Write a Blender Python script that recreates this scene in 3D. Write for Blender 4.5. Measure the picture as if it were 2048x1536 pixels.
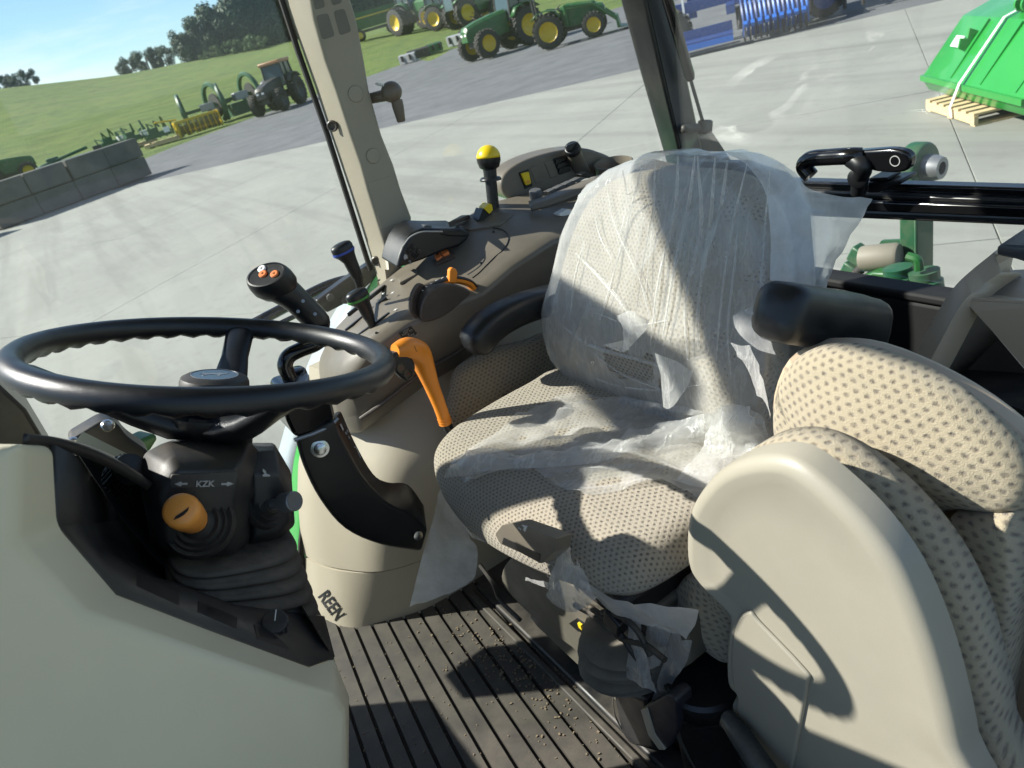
import bpy, bmesh, math, random
from mathutils import Vector, Matrix, noise
random.seed(11)
for o in list(bpy.data.objects): bpy.data.objects.remove(o)
SC = bpy.context.scene
COL = SC.collection
V = Vector
rad = math.radians

# ------------------------------------------------------------------ camera
# cab frame: +X tractor rear, +Y tractor right side, +Z up, cab floor at z = 0, yard at GZ
GZ = -1.15
FPX, CX, CY = 1460.0, 1024.0, 768.0
CAM = V((0, 0, 1.12))
_L = V((50 - CX, 290 - CY, FPX)).normalized()
_p2 = V((1050 - CX, -5 - CY, FPX))
_Z = _L.cross(_p2).normalized()
if _Z.y > 0: _Z = -_Z
_X = _L.cross(_Z)
RW = Matrix((_X, _L, _Z))            # camera (x right, y down, z forward) -> cab frame
def ray(u, v): return RW @ V((u - CX, v - CY, FPX)).normalized()
def px(u, v, x=None, y=None, z=None, d=None):
    """point of the place seen at photo pixel (u, v) on the plane x=, y=, z= or at distance d"""
    r = ray(u, v)
    if d is not None: return CAM + r * d
    if x is not None: return CAM + r * ((x - CAM.x) / r.x)
    if y is not None: return CAM + r * ((y - CAM.y) / r.y)
    return CAM + r * ((z - CAM.z) / r.z)
cd = bpy.data.cameras.new('camera'); cam = bpy.data.objects.new('camera', cd); COL.objects.link(cam)
_m = RW @ Matrix(((1, 0, 0), (0, -1, 0), (0, 0, -1)))
cam.matrix_world = Matrix.Translation(CAM) @ _m.to_4x4()
cd.sensor_fit = 'HORIZONTAL'; cd.sensor_width = 36; cd.lens = FPX / 2048 * 36
cd.clip_start = 0.02; cd.clip_end = 3000
cd.dof.use_dof = True; cd.dof.focus_distance = 1.0; cd.dof.aperture_fstop = 12.0
SC.camera = cam

# ------------------------------------------------------------------ light
SUN_AZ, SUN_EL = 40.0, 38.0          # azimuth measured from -X (tractor front) towards +Y (tractor right)
sdir = V((-math.cos(rad(SUN_AZ)) * math.cos(rad(SUN_EL)), math.sin(rad(SUN_AZ)) * math.cos(rad(SUN_EL)), math.sin(rad(SUN_EL))))
w = bpy.data.worlds.new('World'); SC.world = w; w.use_nodes = True
nt = w.node_tree; nt.nodes.clear()
sky = nt.nodes.new('ShaderNodeTexSky'); sky.sky_type = 'NISHITA'; sky.sun_disc = False
sky.sun_elevation = rad(SUN_EL); sky.sun_rotation = math.atan2(sdir.x, sdir.y)
sky.air_density = 1.0; sky.dust_density = 0.15; sky.ozone_density = 2.0; sky.altitude = 200
bg = nt.nodes.new('ShaderNodeBackground'); bg.inputs['Strength'].default_value = 0.073
wo = nt.nodes.new('ShaderNodeOutputWorld')
# thin high cloud streaks all round the sky
tc = nt.nodes.new('ShaderNodeTexCoord'); mp = nt.nodes.new('ShaderNodeMapping'); mp.inputs['Scale'].default_value = (1.5, 1.5, 9.0); mp.inputs['Rotation'].default_value = (0.08, 0.05, 0)
nz = nt.nodes.new('ShaderNodeTexNoise'); nz.inputs['Scale'].default_value = 2.2; nz.inputs['Detail'].default_value = 7; nz.inputs['Roughness'].default_value = .58
cr_ = nt.nodes.new('ShaderNodeValToRGB'); cr_.color_ramp.elements[0].position = .47; cr_.color_ramp.elements[0].color = (0, 0, 0, 1); cr_.color_ramp.elements[1].position = .78; cr_.color_ramp.elements[1].color = (.75, .75, .75, 1)
mx = nt.nodes.new('ShaderNodeMixRGB'); mx.inputs[2].default_value = (8.2, 8.6, 9.0, 1)
nt.links.new(tc.outputs['Generated'], mp.inputs[0]); nt.links.new(mp.outputs[0], nz.inputs['Vector']); nt.links.new(nz.outputs[0], cr_.inputs[0])
nt.links.new(cr_.outputs[0], mx.inputs[0]); tn_ = nt.nodes.new('ShaderNodeMixRGB'); tn_.blend_type = 'MULTIPLY'; tn_.inputs[0].default_value = 1.0; tn_.inputs[2].default_value = (.80, .95, 1.06, 1); nt.links.new(sky.outputs[0], tn_.inputs[1]); nt.links.new(tn_.outputs[0], mx.inputs[1]); nt.links.new(mx.outputs[0], bg.inputs[0]); nt.links.new(bg.outputs[0], wo.inputs[0])
sl = bpy.data.lights.new('sun', 'SUN'); sl.energy = 5.0; sl.angle = rad(0.55); sl.color = (1.0, 0.97, 0.89)
so = bpy.data.objects.new('sun', sl); COL.objects.link(so); so.location = (0, 0, 30)
so.rotation_euler = sdir.to_track_quat('Z', 'Y').to_euler()
SC.view_settings.view_transform = 'Standard'; SC.view_settings.look = 'None'
SC.view_settings.exposure = 0.98; SC.view_settings.gamma = 1.0; SC.view_settings.use_curve_mapping = False
SC.render.engine = 'CYCLES'
SC.cycles.max_bounces = 12; SC.cycles.transparent_max_bounces = 24; SC.cycles.diffuse_bounces = 6

# ------------------------------------------------------------------ helpers
def tag(o, label=None, cat=None, group=None, kind=None):
    if label: o['label'] = label
    if cat: o['category'] = cat
    if group: o['group'] = group
    if kind: o['kind'] = kind
    return o
def thing(name, label, cat, loc=(0, 0, 0), rz=0, group=None):
    o = bpy.data.objects.new(name, None); COL.objects.link(o)
    o.empty_display_size = 0.05
    o.matrix_world = Matrix.Translation(V(loc)) @ Matrix.Rotation(rz, 4, 'Z')
    return tag(o, label, cat, group)
def copy_tree(o, parent=None):
    c = o.copy(); COL.objects.link(c); c.parent = parent
    for ch in list(o.children): copy_tree(ch, c)
    return c
def cr(pts, k=6, closed=False):
    """Catmull-Rom through points"""
    P = [V(p) for p in pts]; n = len(P); out = []
    rng = range(n) if closed else range(n - 1)
    for i in rng:
        a = P[(i - 1) % n] if (closed or i > 0) else P[0] * 2 - P[1]
        b = P[i]; c = P[(i + 1) % n]
        d = P[(i + 2) % n] if (closed or i + 2 < n) else P[-1] * 2 - P[-2]
        for j in range(k):
            t = j / k
            out.append(0.5 * ((2 * b) + (c - a) * t + (2 * a - 5 * b + 4 * c - d) * t * t + (3 * b - a - 3 * c + d) * t ** 3))
    if not closed: out.append(P[-1])
    return out
def lerp(a, b, t): return a + (b - a) * t
class MB:
    def __init__(s): s.v = []; s.f = []
    def add(s, vs, fs):
        o = len(s.v); s.v += [V(p) for p in vs]; s.f += [tuple(i + o for i in f) for f in fs]; return s
    def box(s, c, size, rot=None):
        hx, hy, hz = [q / 2 for q in size]; c = V(c)
        vs = [V((x, y, z)) for x in (-hx, hx) for y in (-hy, hy) for z in (-hz, hz)]
        if rot is not None: vs = [rot @ p for p in vs]
        return s.add([p + c for p in vs], [(0, 1, 3, 2), (4, 6, 7, 5), (0, 4, 5, 1), (2, 3, 7, 6), (0, 2, 6, 4), (1, 5, 7, 3)])
    def box2(s, a, b):
        a, b = V(a), V(b); return s.box((a + b) / 2, [abs(q) for q in (b - a)])
    def hexa(s, bot, top): return s.add(list(bot) + list(top), [(3, 2, 1, 0), (4, 5, 6, 7), (0, 1, 5, 4), (1, 2, 6, 5), (2, 3, 7, 6), (3, 0, 4, 7)])
    def prism(s, pts, vec):
        n = len(pts); vec = V(vec); pts = [V(p) for p in pts]
        return s.add(pts + [p + vec for p in pts], [tuple(range(n - 1, -1, -1)), tuple(range(n, 2 * n))] + [(i, (i + 1) % n, n + (i + 1) % n, n + i) for i in range(n)])
    def loft(s, rings, cap=True, closed=True):
        n = len(rings[0]); o = []; fs = []
        for r in rings: o += list(r)
        m = n if closed else n - 1
        for k in range(len(rings) - 1):
            for i in range(m):
                j = (i + 1) % n
                fs.append((k * n + i, k * n + j, (k + 1) * n + j, (k + 1) * n + i))
        if cap and closed:
            fs.append(tuple(range(n - 1, -1, -1))); b = (len(rings) - 1) * n; fs.append(tuple(range(b, b + n)))
        return s.add(o, fs)
    def grid(s, rows): return s.loft(rows, cap=False, closed=False)
    def tube(s, pts, r, n=12, cap=True, up=None, flat=None):
        pts = [V(p) for p in pts]; N = len(pts)
        rs = r if isinstance(r, (list, tuple)) else [r] * N
        if len(rs) != N: rs = [rs[min(len(rs) - 1, int(i * (len(rs) - 1) / (N - 1)))] if N == 1 else _samp(rs, i / (N - 1)) for i in range(N)]
        t0 = (pts[1] - pts[0]).normalized()
        nrm = V(up) if up is not None else (V((0, 0, 1)) if abs(t0.z) < 0.9 else V((1, 0, 0)))
        nrm = (nrm - t0 * nrm.dot(t0)).normalized(); rings = []
        for i, p in enumerate(pts):
            a = pts[max(i - 1, 0)]; b = pts[min(i + 1, N - 1)]; t = (b - a).normalized()
            nrm = (nrm - t * nrm.dot(t)).normalized(); bi = t.cross(nrm)
            fl = 1.0 if flat is None else flat
            rings.append([p + nrm * (math.cos(q) * rs[i]) + bi * (math.sin(q) * rs[i] * fl) for q in [2 * math.pi * k / n for k in range(n)]])
        return s.loft(rings, cap)
    def lathe(s, o, axis, prof, n=24, cap=True, sx=1.0, ref=None):
        o = V(o); ax = V(axis).normalized()
        u = V(ref) if ref is not None else (V((1, 0, 0)) if abs(ax.x) < 0.9 else V((0, 1, 0)))
        u = (u - ax * u.dot(ax)).normalized(); b = ax.cross(u)
        rings = [[o + ax * h + u * (math.cos(q) * max(r, 1e-5) * sx) + b * (math.sin(q) * max(r, 1e-5)) for q in [2 * math.pi * k / n for k in range(n)]] for r, h in prof]
        return s.loft(rings, cap)
    def ell(s, c, r, rot=None, n=16, m=10):
        c = V(c); rings = []
        for i in range(m + 1):
            th = math.pi * (i / m); ring = []
            for k in range(n):
                q = 2 * math.pi * k / n; rr = max(math.sin(th), 1e-4)
                p = V((r[0] * rr * math.cos(q), r[1] * rr * math.sin(q), -r[2] * math.cos(th)))
                if rot is not None: p = rot @ p
                ring.append(c + p)
            rings.append(ring)
        return s.loft(rings, True)
    def map(s, fn): s.v = [V(fn(p)) for p in s.v]; return s
    def build(s, name, mat, parent=None, smooth=35, bevel=0, seg=2, sub=0, solid=0, uv=None, weld=True, label=None, kind=None, offset=0):
        me = bpy.data.meshes.new(name)
        me.from_pydata([tuple(p) for p in s.v], [], s.f)
        bm = bmesh.new(); bm.from_mesh(me)
        if weld: bmesh.ops.remove_doubles(bm, verts=bm.verts, dist=1e-5)
        bmesh.ops.recalc_face_normals(bm, faces=bm.faces)
        if uv:
            ul = bm.loops.layers.uv.new('UVMap')
            for f in bm.faces:
                for l in f.loops: l[ul].uv = uv(l.vert.co)
        bm.to_mesh(me); bm.free()
        if smooth:
            me.polygons.foreach_set('use_smooth', [True] * len(me.polygons))
            if smooth < 180: me.set_sharp_from_angle(angle=rad(smooth))
        o = bpy.data.objects.new(name, me); COL.objects.link(o)
        if mat: me.materials.append(mat)
        if parent:
            o.parent = parent
            if not parent.get('local'): o.matrix_parent_inverse = wm(parent).inverted()
        if bevel:
            b = o.modifiers.new('bevel', 'BEVEL'); b.width = bevel; b.segments = seg; b.limit_method = 'ANGLE'; b.angle_limit = rad(30)
            b.harden_normals = False
            if smooth < 60: me.set_sharp_from_angle(angle=rad(80))
        if sub:
            b = o.modifiers.new('sub', 'SUBSURF'); b.levels = sub; b.render_levels = sub
        if solid:
            b = o.modifiers.new('solid', 'SOLIDIFY'); b.thickness = solid; b.offset = offset
        if label: o['label'] = label
        if kind: o['kind'] = kind
        return o
def wm(o):
    m = o.matrix_basis.copy()
    return (wm(o.parent) @ o.matrix_parent_inverse @ m) if o.parent else m
def _samp(a, t):
    q = t * (len(a) - 1); i = min(int(q), len(a) - 2); return a[i] + (a[i + 1] - a[i]) * (q - i)
def rounded(pts, r, k=4):
    """round the corners of a planar 3D polygon"""
    out = []; n = len(pts)
    for i in range(n):
        p = V(pts[i]); a = V(pts[i - 1]); b = V(pts[(i + 1) % n])
        da, db = a - p, b - p; ra = min(r, da.length * .48); rb = min(r, db.length * .48)
        A = p + da.normalized() * ra; B = p + db.normalized() * rb
        for j in range(k + 1):
            t = j / k; out.append(A * (1 - t) ** 2 + p * 2 * t * (1 - t) + B * t * t)
    return out
def fan_uv(o, U, W, out=None):
    """planar UVs in metres around the crown point o; depth below the crown is added outwards so the cloth runs on down the sides"""
    o, U, W = V(o), V(U).normalized(), V(W).normalized(); Nn = V(out).normalized() if out is not None else U.cross(W).normalized()
    def f(p):
        a, b = (p - o).dot(U), (p - o).dot(W); d = max(0, (o - p).dot(Nn)); L_ = math.hypot(a, b) or 1
        k = 1 + d * .85 / L_
        return (a * k, b * k)
    return f
def pillow(outline, N, depth, crown=0.0, edge=0.02, rings=7, back=True):
    """upholstered pad: outline (3D, planar-ish) of the FRONT, N front normal"""
    N = V(N).normalized(); P = [V(p) for p in outline]; c = sum(P, V()) / len(P); m = MB(); R = []
    if back: R.append([c + (p - c) * 0.6 - N * depth for p in P])
    R.append([p - N * depth for p in P])
    for k in range(5):
        a = math.pi / 2 * k / 4
        R.append([p - (p - c).normalized() * edge * (1 - math.cos(a)) - N * edge * (1 - math.sin(a)) for p in P])
    base = R[-1]
    for k in range(1, rings):
        s = 1 - k / rings
        R.append([c + (p - c) * s + N * crown * (1 - s * s) for p in base])
    R.append([c + (p - c) * .012 + N * crown for p in base])
    m.loft(R, cap=back)
    m.f.append(tuple(range(len(m.v) - len(P), len(m.v))))
    return m
def text_mesh(body, size, loc, xdir, ydir, mat, parent, name='lettering', depth=0.0006, align='CENTER', bold=0.0, shear=0.0):
    cu = bpy.data.curves.new('txt', 'FONT'); cu.body = body; cu.size = size; cu.align_x = align; cu.align_y = 'CENTER'
    cu.extrude = depth; cu.offset = bold; cu.shear = shear
    t = bpy.data.objects.new('txt', cu); COL.objects.link(t)
    bpy.context.view_layer.update()
    me = bpy.data.meshes.new_from_object(t.evaluated_get(bpy.context.evaluated_depsgraph_get()))
    bpy.data.objects.remove(t)
    xd = V(xdir).normalized(); yd = V(ydir); yd = (yd - xd * yd.dot(xd)).normalized(); zd = xd.cross(yd)
    M = Matrix((xd, yd, zd)).transposed().to_4x4(); M.translation = V(loc)
    me.transform(M); me.materials.clear(); me.materials.append(mat)
    o = bpy.data.objects.new(name, me); COL.objects.link(o)
    if parent:
        o.parent = parent
        if not parent.get('local'): o.matrix_parent_inverse = wm(parent).inverted()
    return o
# ------------------------------------------------------------------ materials
def newmat(name):
    m = bpy.data.materials.new(name); m.use_nodes = True; nt = m.node_tree
    return m, nt, nt.nodes['Principled BSDF'], nt.nodes['Material Output']
def N(nt, t, **k):
    n = nt.nodes.new('ShaderNode' + t)
    for a, b in k.items():
        if a.startswith('i_'): n.inputs[int(a[2:]) if a[2:].isdigit() else a[2:].replace('_', ' ')].default_value = b
        else: setattr(n, a, b)
    return n
def rgba(c): return (c[0], c[1], c[2], 1)
def ramp(nt, fac, stops):
    r = N(nt, 'ValToRGB'); e = r.color_ramp.elements
    while len(e) < len(stops): e.new(0.5)
    for q, (p, c) in zip(e, stops): q.position = p; q.color = rgba(c) if len(c) == 3 else c
    nt.links.new(fac, r.inputs[0]); return r.outputs[0]
def mixc(nt, fac, a, b, mode='MIX'):
    m = N(nt, 'MixRGB', blend_type=mode)
    for i, x in ((0, fac), (1, a), (2, b)):
        if isinstance(x, (int, float)): m.inputs[i].default_value = x
        elif isinstance(x, (tuple, list)): m.inputs[i].default_value = rgba(x)
        else: nt.links.new(x, m.inputs[i])
    return m.outputs[0]
def math_(nt, op, a, b=0.0, c=None):
    m = N(nt, 'Math', operation=op)
    for i, x in enumerate((a, b) if c is None else (a, b, c)):
        if isinstance(x, (int, float)): m.inputs[i].default_value = x
        else: nt.links.new(x, m.inputs[i])
    return m.outputs[0]
def coords(nt, kind='Object', scale=(1, 1, 1), rot=(0, 0, 0)):
    t = N(nt, 'TexCoord'); mp = N(nt, 'Mapping'); mp.inputs['Scale'].default_value = scale; mp.inputs['Rotation'].default_value = rot
    nt.links.new(t.outputs[kind], mp.inputs[0]); return mp.outputs[0]
def noisef(nt, vec, scale, detail=4, rough=0.55, out=0):
    n = N(nt, 'TexNoise'); n.inputs['Scale'].default_value = scale; n.inputs['Detail'].default_value = detail; n.inputs['Roughness'].default_value = rough
    if vec is not None: nt.links.new(vec, n.inputs['Vector'])
    return n.outputs[out]
def bumpf(nt, h, strength, dist, bsdf, prev=None):
    b = N(nt, 'Bump'); b.inputs['Strength'].default_value = strength; b.inputs['Distance'].default_value = dist
    nt.links.new(h, b.inputs['Height'])
    if prev: nt.links.new(prev, b.inputs['Normal'])
    nt.links.new(b.outputs[0], bsdf.inputs['Normal']); return b.outputs[0]
def plastic(name, col, rough=0.5, grain=900, gs=0.25, dust=0.0, dcol=(0.32, 0.28, 0.21), spec=0.5, var=0.10, scratch=0.0):
    m, nt, b, _ = newmat(name); v = coords(nt)
    n = noisef(nt, v, 7, 5); c = mixc(nt, n, [q * (1 - var) for q in col], [min(1, q * (1 + var)) for q in col])
    r0 = ramp(nt, noisef(nt, v, 23, 4), [(0.3, (rough - .08,) * 3), (0.7, (rough + .08,) * 3)])
    if dust > 0:
        geo = N(nt, 'NewGeometry'); sx = N(nt, 'SeparateXYZ'); nt.links.new(geo.outputs['Normal'], sx.inputs[0])
        up = ramp(nt, sx.outputs[2], [(0.15, (0.25,) * 3), (0.95, (1,) * 3)])
        dn = ramp(nt, noisef(nt, v, 14, 8, 0.7), [(0.35, (0, 0, 0)), (0.75, (1, 1, 1))])
        f = math_(nt, 'MULTIPLY', math_(nt, 'MULTIPLY', up, dn), dust)
        c = mixc(nt, f, c, dcol)
        r0 = math_(nt, 'ADD', r0, math_(nt, 'MULTIPLY', f, 0.4))
    if scratch > 0:
        s1 = ramp(nt, noisef(nt, coords(nt, scale=(90, 7, 14), rot=(.4, .9, .5)), 1.0, 5, .7), [(.66, (0, 0, 0)), (.74, (1, 1, 1))])
        s2 = ramp(nt, noisef(nt, v, 9, 5, .6), [(.5, (0, 0, 0)), (.72, (1, 1, 1))])
        c = mixc(nt, math_(nt, 'MULTIPLY', math_(nt, 'MULTIPLY', s1, s2), scratch), c, [q * .45 for q in col])
        c = mixc(nt, math_(nt, 'MULTIPLY', ramp(nt, noisef(nt, v, 4.5, 8, .68), [(.52, (0, 0, 0)), (.8, (1, 1, 1))]), scratch * .55), c, [q * .62 for q in col])
    nt.links.new(c, b.inputs['Base Color']); nt.links.new(r0, b.inputs['Roughness'])
    b.inputs['Specular IOR Level'].default_value = spec
    if gs > 0: bumpf(nt, noisef(nt, v, grain, 2), gs, 0.0004, b)
    return m
def paint(name, col, rough=0.35, metal=0.0, dirt=0.0, coat=0.0, scale=3):
    m, nt, b, _ = newmat(name); v = coords(nt)
    n = noisef(nt, v, scale, 6); c = mixc(nt, n, [q * .88 for q in col], [min(1, q * 1.1) for q in col])
    if dirt > 0:
        dn = ramp(nt, noisef(nt, v, scale * 4, 8, .7), [(0.42, (0, 0, 0)), (0.75, (1, 1, 1))])
        c = mixc(nt, math_(nt, 'MULTIPLY', dn, dirt), c, (0.22, 0.19, 0.14))
    nt.links.new(c, b.inputs['Base Color']); b.inputs['Roughness'].default_value = rough; b.inputs['Metallic'].default_value = metal
    b.inputs['Coat Weight'].default_value = coat
    return m
def flat(name, col, rough=0.6, emit=0):
    m, nt, b, _ = newmat(name); b.inputs['Base Color'].default_value = rgba(col); b.inputs['Roughness'].default_value = rough
    return m
def fabric(name, base, dot, pitch=(0.0125, 0.009), dark=(0.02, 0.018, 0.016), fuzz=1.0):
    """knitted seat cloth: light pile with staggered dark dimples, from UVs in metres"""
    m, nt, b, _ = newmat(name); t = N(nt, 'TexCoord'); s = N(nt, 'SeparateXYZ')
    # slight wobble
    nz = N(nt, 'TexNoise'); nz.inputs['Scale'].default_value = 190; nz.inputs['Detail'].default_value = 3; nt.links.new(t.outputs['UV'], nz.inputs['Vector'])
    va = N(nt, 'VectorMath', operation='MULTIPLY_ADD'); nt.links.new(nz.outputs['Color'], va.inputs[0]); va.inputs[1].default_value = (.0042, .0042, 0); nt.links.new(t.outputs['UV'], va.inputs[2])
    nt.links.new(va.outputs[0], s.inputs[0])
    U = math_(nt, 'DIVIDE', s.outputs[0], pitch[0]); W = math_(nt, 'DIVIDE', s.outputs[1], pitch[1])
    row = math_(nt, 'FLOOR', W); odd = math_(nt, 'MULTIPLY', math_(nt, 'MODULO', math_(nt, 'ABSOLUTE', row), 2.0), 0.5)
    fu = math_(nt, 'SUBTRACT', math_(nt, 'FRACT', math_(nt, 'ADD', U, odd)), 0.5)
    fw = math_(nt, 'SUBTRACT', math_(nt, 'FRACT', W), 0.5)
    d = math_(nt, 'SQRT', math_(nt, 'ADD', math_(nt, 'POWER', math_(nt, 'ABSOLUTE', math_(nt, 'MULTIPLY', fu, 1.15)), 2.0), math_(nt, 'POWER', math_(nt, 'ABSOLUTE', math_(nt, 'MULTIPLY', fw, 1.0)), 2.0)))
    dm = ramp(nt, d, [(0.10, (1, 1, 1)), (0.40, (0, 0, 0))])
    n1 = noisef(nt, t.outputs['UV'], 620, 4, .7); n2 = noisef(nt, t.outputs['UV'], 9, 4); n3 = noisef(nt, t.outputs['UV'], 240, 3, .6)
    dm = math_(nt, 'MULTIPLY', dm, ramp(nt, n3, [(.30, (.35,) * 3), (.62, (1, 1, 1))]))
    pile = mixc(nt, n1, [q * .55 for q in base], [min(1, q * 1.32) for q in base])
    pile = mixc(nt, math_(nt, 'MULTIPLY', n2, .35), pile, [q * .78 for q in base])
    dots = mixc(nt, n1, dot, [q * .55 for q in dot])
    c = mixc(nt, math_(nt, 'MULTIPLY', dm, .85), pile, dots)
    nt.links.new(c, b.inputs['Base Color']); b.inputs['Roughness'].default_value = 0.95
    b.inputs['Specular IOR Level'].default_value = 0.1
    b.inputs['Sheen Weight'].default_value = 0.25; b.inputs['Sheen Roughness'].default_value = 0.5
    h = math_(nt, 'SUBTRACT', math_(nt, 'MULTIPLY', n1, 1.1 * fuzz), dm)
    bumpf(nt, h, 0.9, 0.0020, b)
    return m
def schlick(nt, f0=.04, normal=None):
    g = N(nt, 'NewGeometry'); dp = N(nt, 'VectorMath', operation='DOT_PRODUCT'); nt.links.new(g.outputs['Incoming'], dp.inputs[0])
    nt.links.new(normal if normal else g.outputs['Normal'], dp.inputs[1])
    c = math_(nt, 'MINIMUM', math_(nt, 'ABSOLUTE', dp.outputs['Value']), 1.0)
    return math_(nt, 'ADD', f0, math_(nt, 'MULTIPLY', math_(nt, 'POWER', math_(nt, 'SUBTRACT', 1.0, c), 5.0), 1 - f0))
def glassmat(name, dust=0.06, tint=(0.975, 0.99, 0.98), smear=0.5, edge=0.0):
    m, nt, b, out = newmat(name); nt.nodes.remove(b); v = coords(nt)
    tr = N(nt, 'BsdfTransparent'); tr.inputs[0].default_value = rgba(tint)
    gl = N(nt, 'BsdfGlossy'); gl.inputs['Roughness'].default_value = 0.02
    mx = N(nt, 'MixShader'); nt.links.new(schlick(nt, .026), mx.inputs[0]); nt.links.new(tr.outputs[0], mx.inputs[1]); nt.links.new(gl.outputs[0], mx.inputs[2])
    vs = coords(nt, scale=(1, 1, .35), rot=(.3, .5, .2))
    a = ramp(nt, noisef(nt, vs, 3.2, 6, .6), [(0.35, (.25,) * 3), (0.72, (1, 1, 1))])
    sp = N(nt, 'TexVoronoi'); sp.inputs['Scale'].default_value = 130; nt.links.new(v, sp.inputs['Vector'])
    spk = ramp(nt, sp.outputs['Distance'], [(0.05, (1, 1, 1)), (0.16, (0, 0, 0))])
    gate = ramp(nt, noisef(nt, v, 11, 3), [(0.52, (0, 0, 0)), (0.7, (1, 1, 1))])
    f = math_(nt, 'ADD', math_(nt, 'MULTIPLY', a, dust), math_(nt, 'MULTIPLY', math_(nt, 'MULTIPLY', spk, gate), dust * 2.5))
    df = N(nt, 'BsdfDiffuse'); df.inputs[0].default_value = (.75, .74, .70, 1)
    tl = N(nt, 'BsdfTranslucent'); tl.inputs[0].default_value = (.75, .74, .70, 1)
    dd = N(nt, 'MixShader'); dd.inputs[0].default_value = .5; nt.links.new(df.outputs[0], dd.inputs[1]); nt.links.new(tl.outputs[0], dd.inputs[2])
    m2 = N(nt, 'MixShader'); nt.links.new(f, m2.inputs[0]); nt.links.new(mx.outputs[0], m2.inputs[1]); nt.links.new(dd.outputs[0], m2.inputs[2])
    nt.links.new(m2.outputs[0], out.inputs[0]); return m
def filmmat(name, op=0.22, bump=.45, ridge=.12):
    """thin milky polythene: see-through, scatters, glossy creases"""
    m, nt, b, out = newmat(name); nt.nodes.remove(b); v = coords(nt)
    tr = N(nt, 'BsdfTransparent'); tr.inputs[0].default_value = (.97, .97, .96, 1)
    df = N(nt, 'BsdfDiffuse'); df.inputs[0].default_value = (.95, .95, .94, 1)
    tl = N(nt, 'BsdfTranslucent'); tl.inputs[0].default_value = (.93, .93, .91, 1)
    dd = N(nt, 'MixShader'); dd.inputs[0].default_value = .45; nt.links.new(df.outputs[0], dd.inputs[1]); nt.links.new(tl.outputs[0], dd.inputs[2])
    gl = N(nt, 'BsdfGlossy'); gl.inputs['Roughness'].default_value = 0.16; gl.inputs[0].default_value = (1, 1, 1, 1)
    n = noisef(nt, v, 26, 6, .62)
    vs = coords(nt, scale=(1, 3.2, 1), rot=(.4, .2, .3)); wv = noisef(nt, vs, 14, 5, .6)
    rid = ramp(nt, math_(nt, 'ABSOLUTE', math_(nt, 'SUBTRACT', wv, .5)), [(0.0, (1, 1, 1)), (0.05, (0, 0, 0))])
    bu = N(nt, 'Bump'); bu.inputs['Strength'].default_value = bump; bu.inputs['Distance'].default_value = .004
    nt.links.new(math_(nt, 'ADD', n, math_(nt, 'MULTIPLY', rid, ridge * 2)), bu.inputs['Height'])
    for q in (df, tl, gl): nt.links.new(bu.outputs[0], q.inputs['Normal'])
    fac = math_(nt, 'POWER', schlick(nt, 0.0, bu.outputs[0]), .5)
    f = math_(nt, 'ADD', math_(nt, 'ADD', op * .55, math_(nt, 'MULTIPLY', n, op * .7)), math_(nt, 'ADD', math_(nt, 'MULTIPLY', fac, .35), math_(nt, 'MULTIPLY', rid, ridge)))
    m1 = N(nt, 'MixShader'); nt.links.new(f, m1.inputs[0]); nt.links.new(tr.outputs[0], m1.inputs[1]); nt.links.new(dd.outputs[0], m1.inputs[2])
    m2 = N(nt, 'MixShader'); nt.links.new(math_(nt, 'MULTIPLY', schlick(nt, .04, bu.outputs[0]), .8), m2.inputs[0]); nt.links.new(m1.outputs[0], m2.inputs[1]); nt.links.new(gl.outputs[0], m2.inputs[2])
    nt.links.new(m2.outputs[0], out.inputs[0]); return m
def ground_mat(name, c1, c2, s1, s2, bump=.3, bd=.02, streak=None, speck=None, rough=.95):
    m, nt, b, _ = newmat(name); v = coords(nt)
    a = noisef(nt, v, s1, 6, .6); f = noisef(nt, v, s2, 4, .7)
    c = mixc(nt, ramp(nt, a, [(.3, (0, 0, 0)), (.7, (1, 1, 1))]), c1, c2)
    c = mixc(nt, math_(nt, 'MULTIPLY', f, .5), c, [q * .55 for q in c1])
    if name == 'grass':
        c = mixc(nt, ramp(nt, noisef(nt, v, .55, 6, .72), [(.45, (0, 0, 0)), (.62, (.7,) * 3)]), c, (.05, .085, .016))
    if streak:
        vs = coords(nt, scale=streak[0], rot=(0, 0, streak[1])); st = ramp(nt, noisef(nt, vs, 1.0, 6, .62), [(.48, (0, 0, 0)), (.68, (1, 1, 1))])
        c = mixc(nt, math_(nt, 'MULTIPLY', st, streak[2]), c, streak[3])
    if speck:
        vo = N(nt, 'TexVoronoi'); vo.inputs['Scale'].default_value = speck[0]; nt.links.new(v, vo.inputs['Vector'])
        c = mixc(nt, math_(nt, 'MULTIPLY', ramp(nt, vo.outputs['Distance'], [(.0, (1, 1, 1)), (.35, (0, 0, 0))]), speck[1]), c, speck[2])
    nt.links.new(c, b.inputs['Base Color']); b.inputs['Roughness'].default_value = rough
    bumpf(nt, f, bump, bd, b); return m

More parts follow.
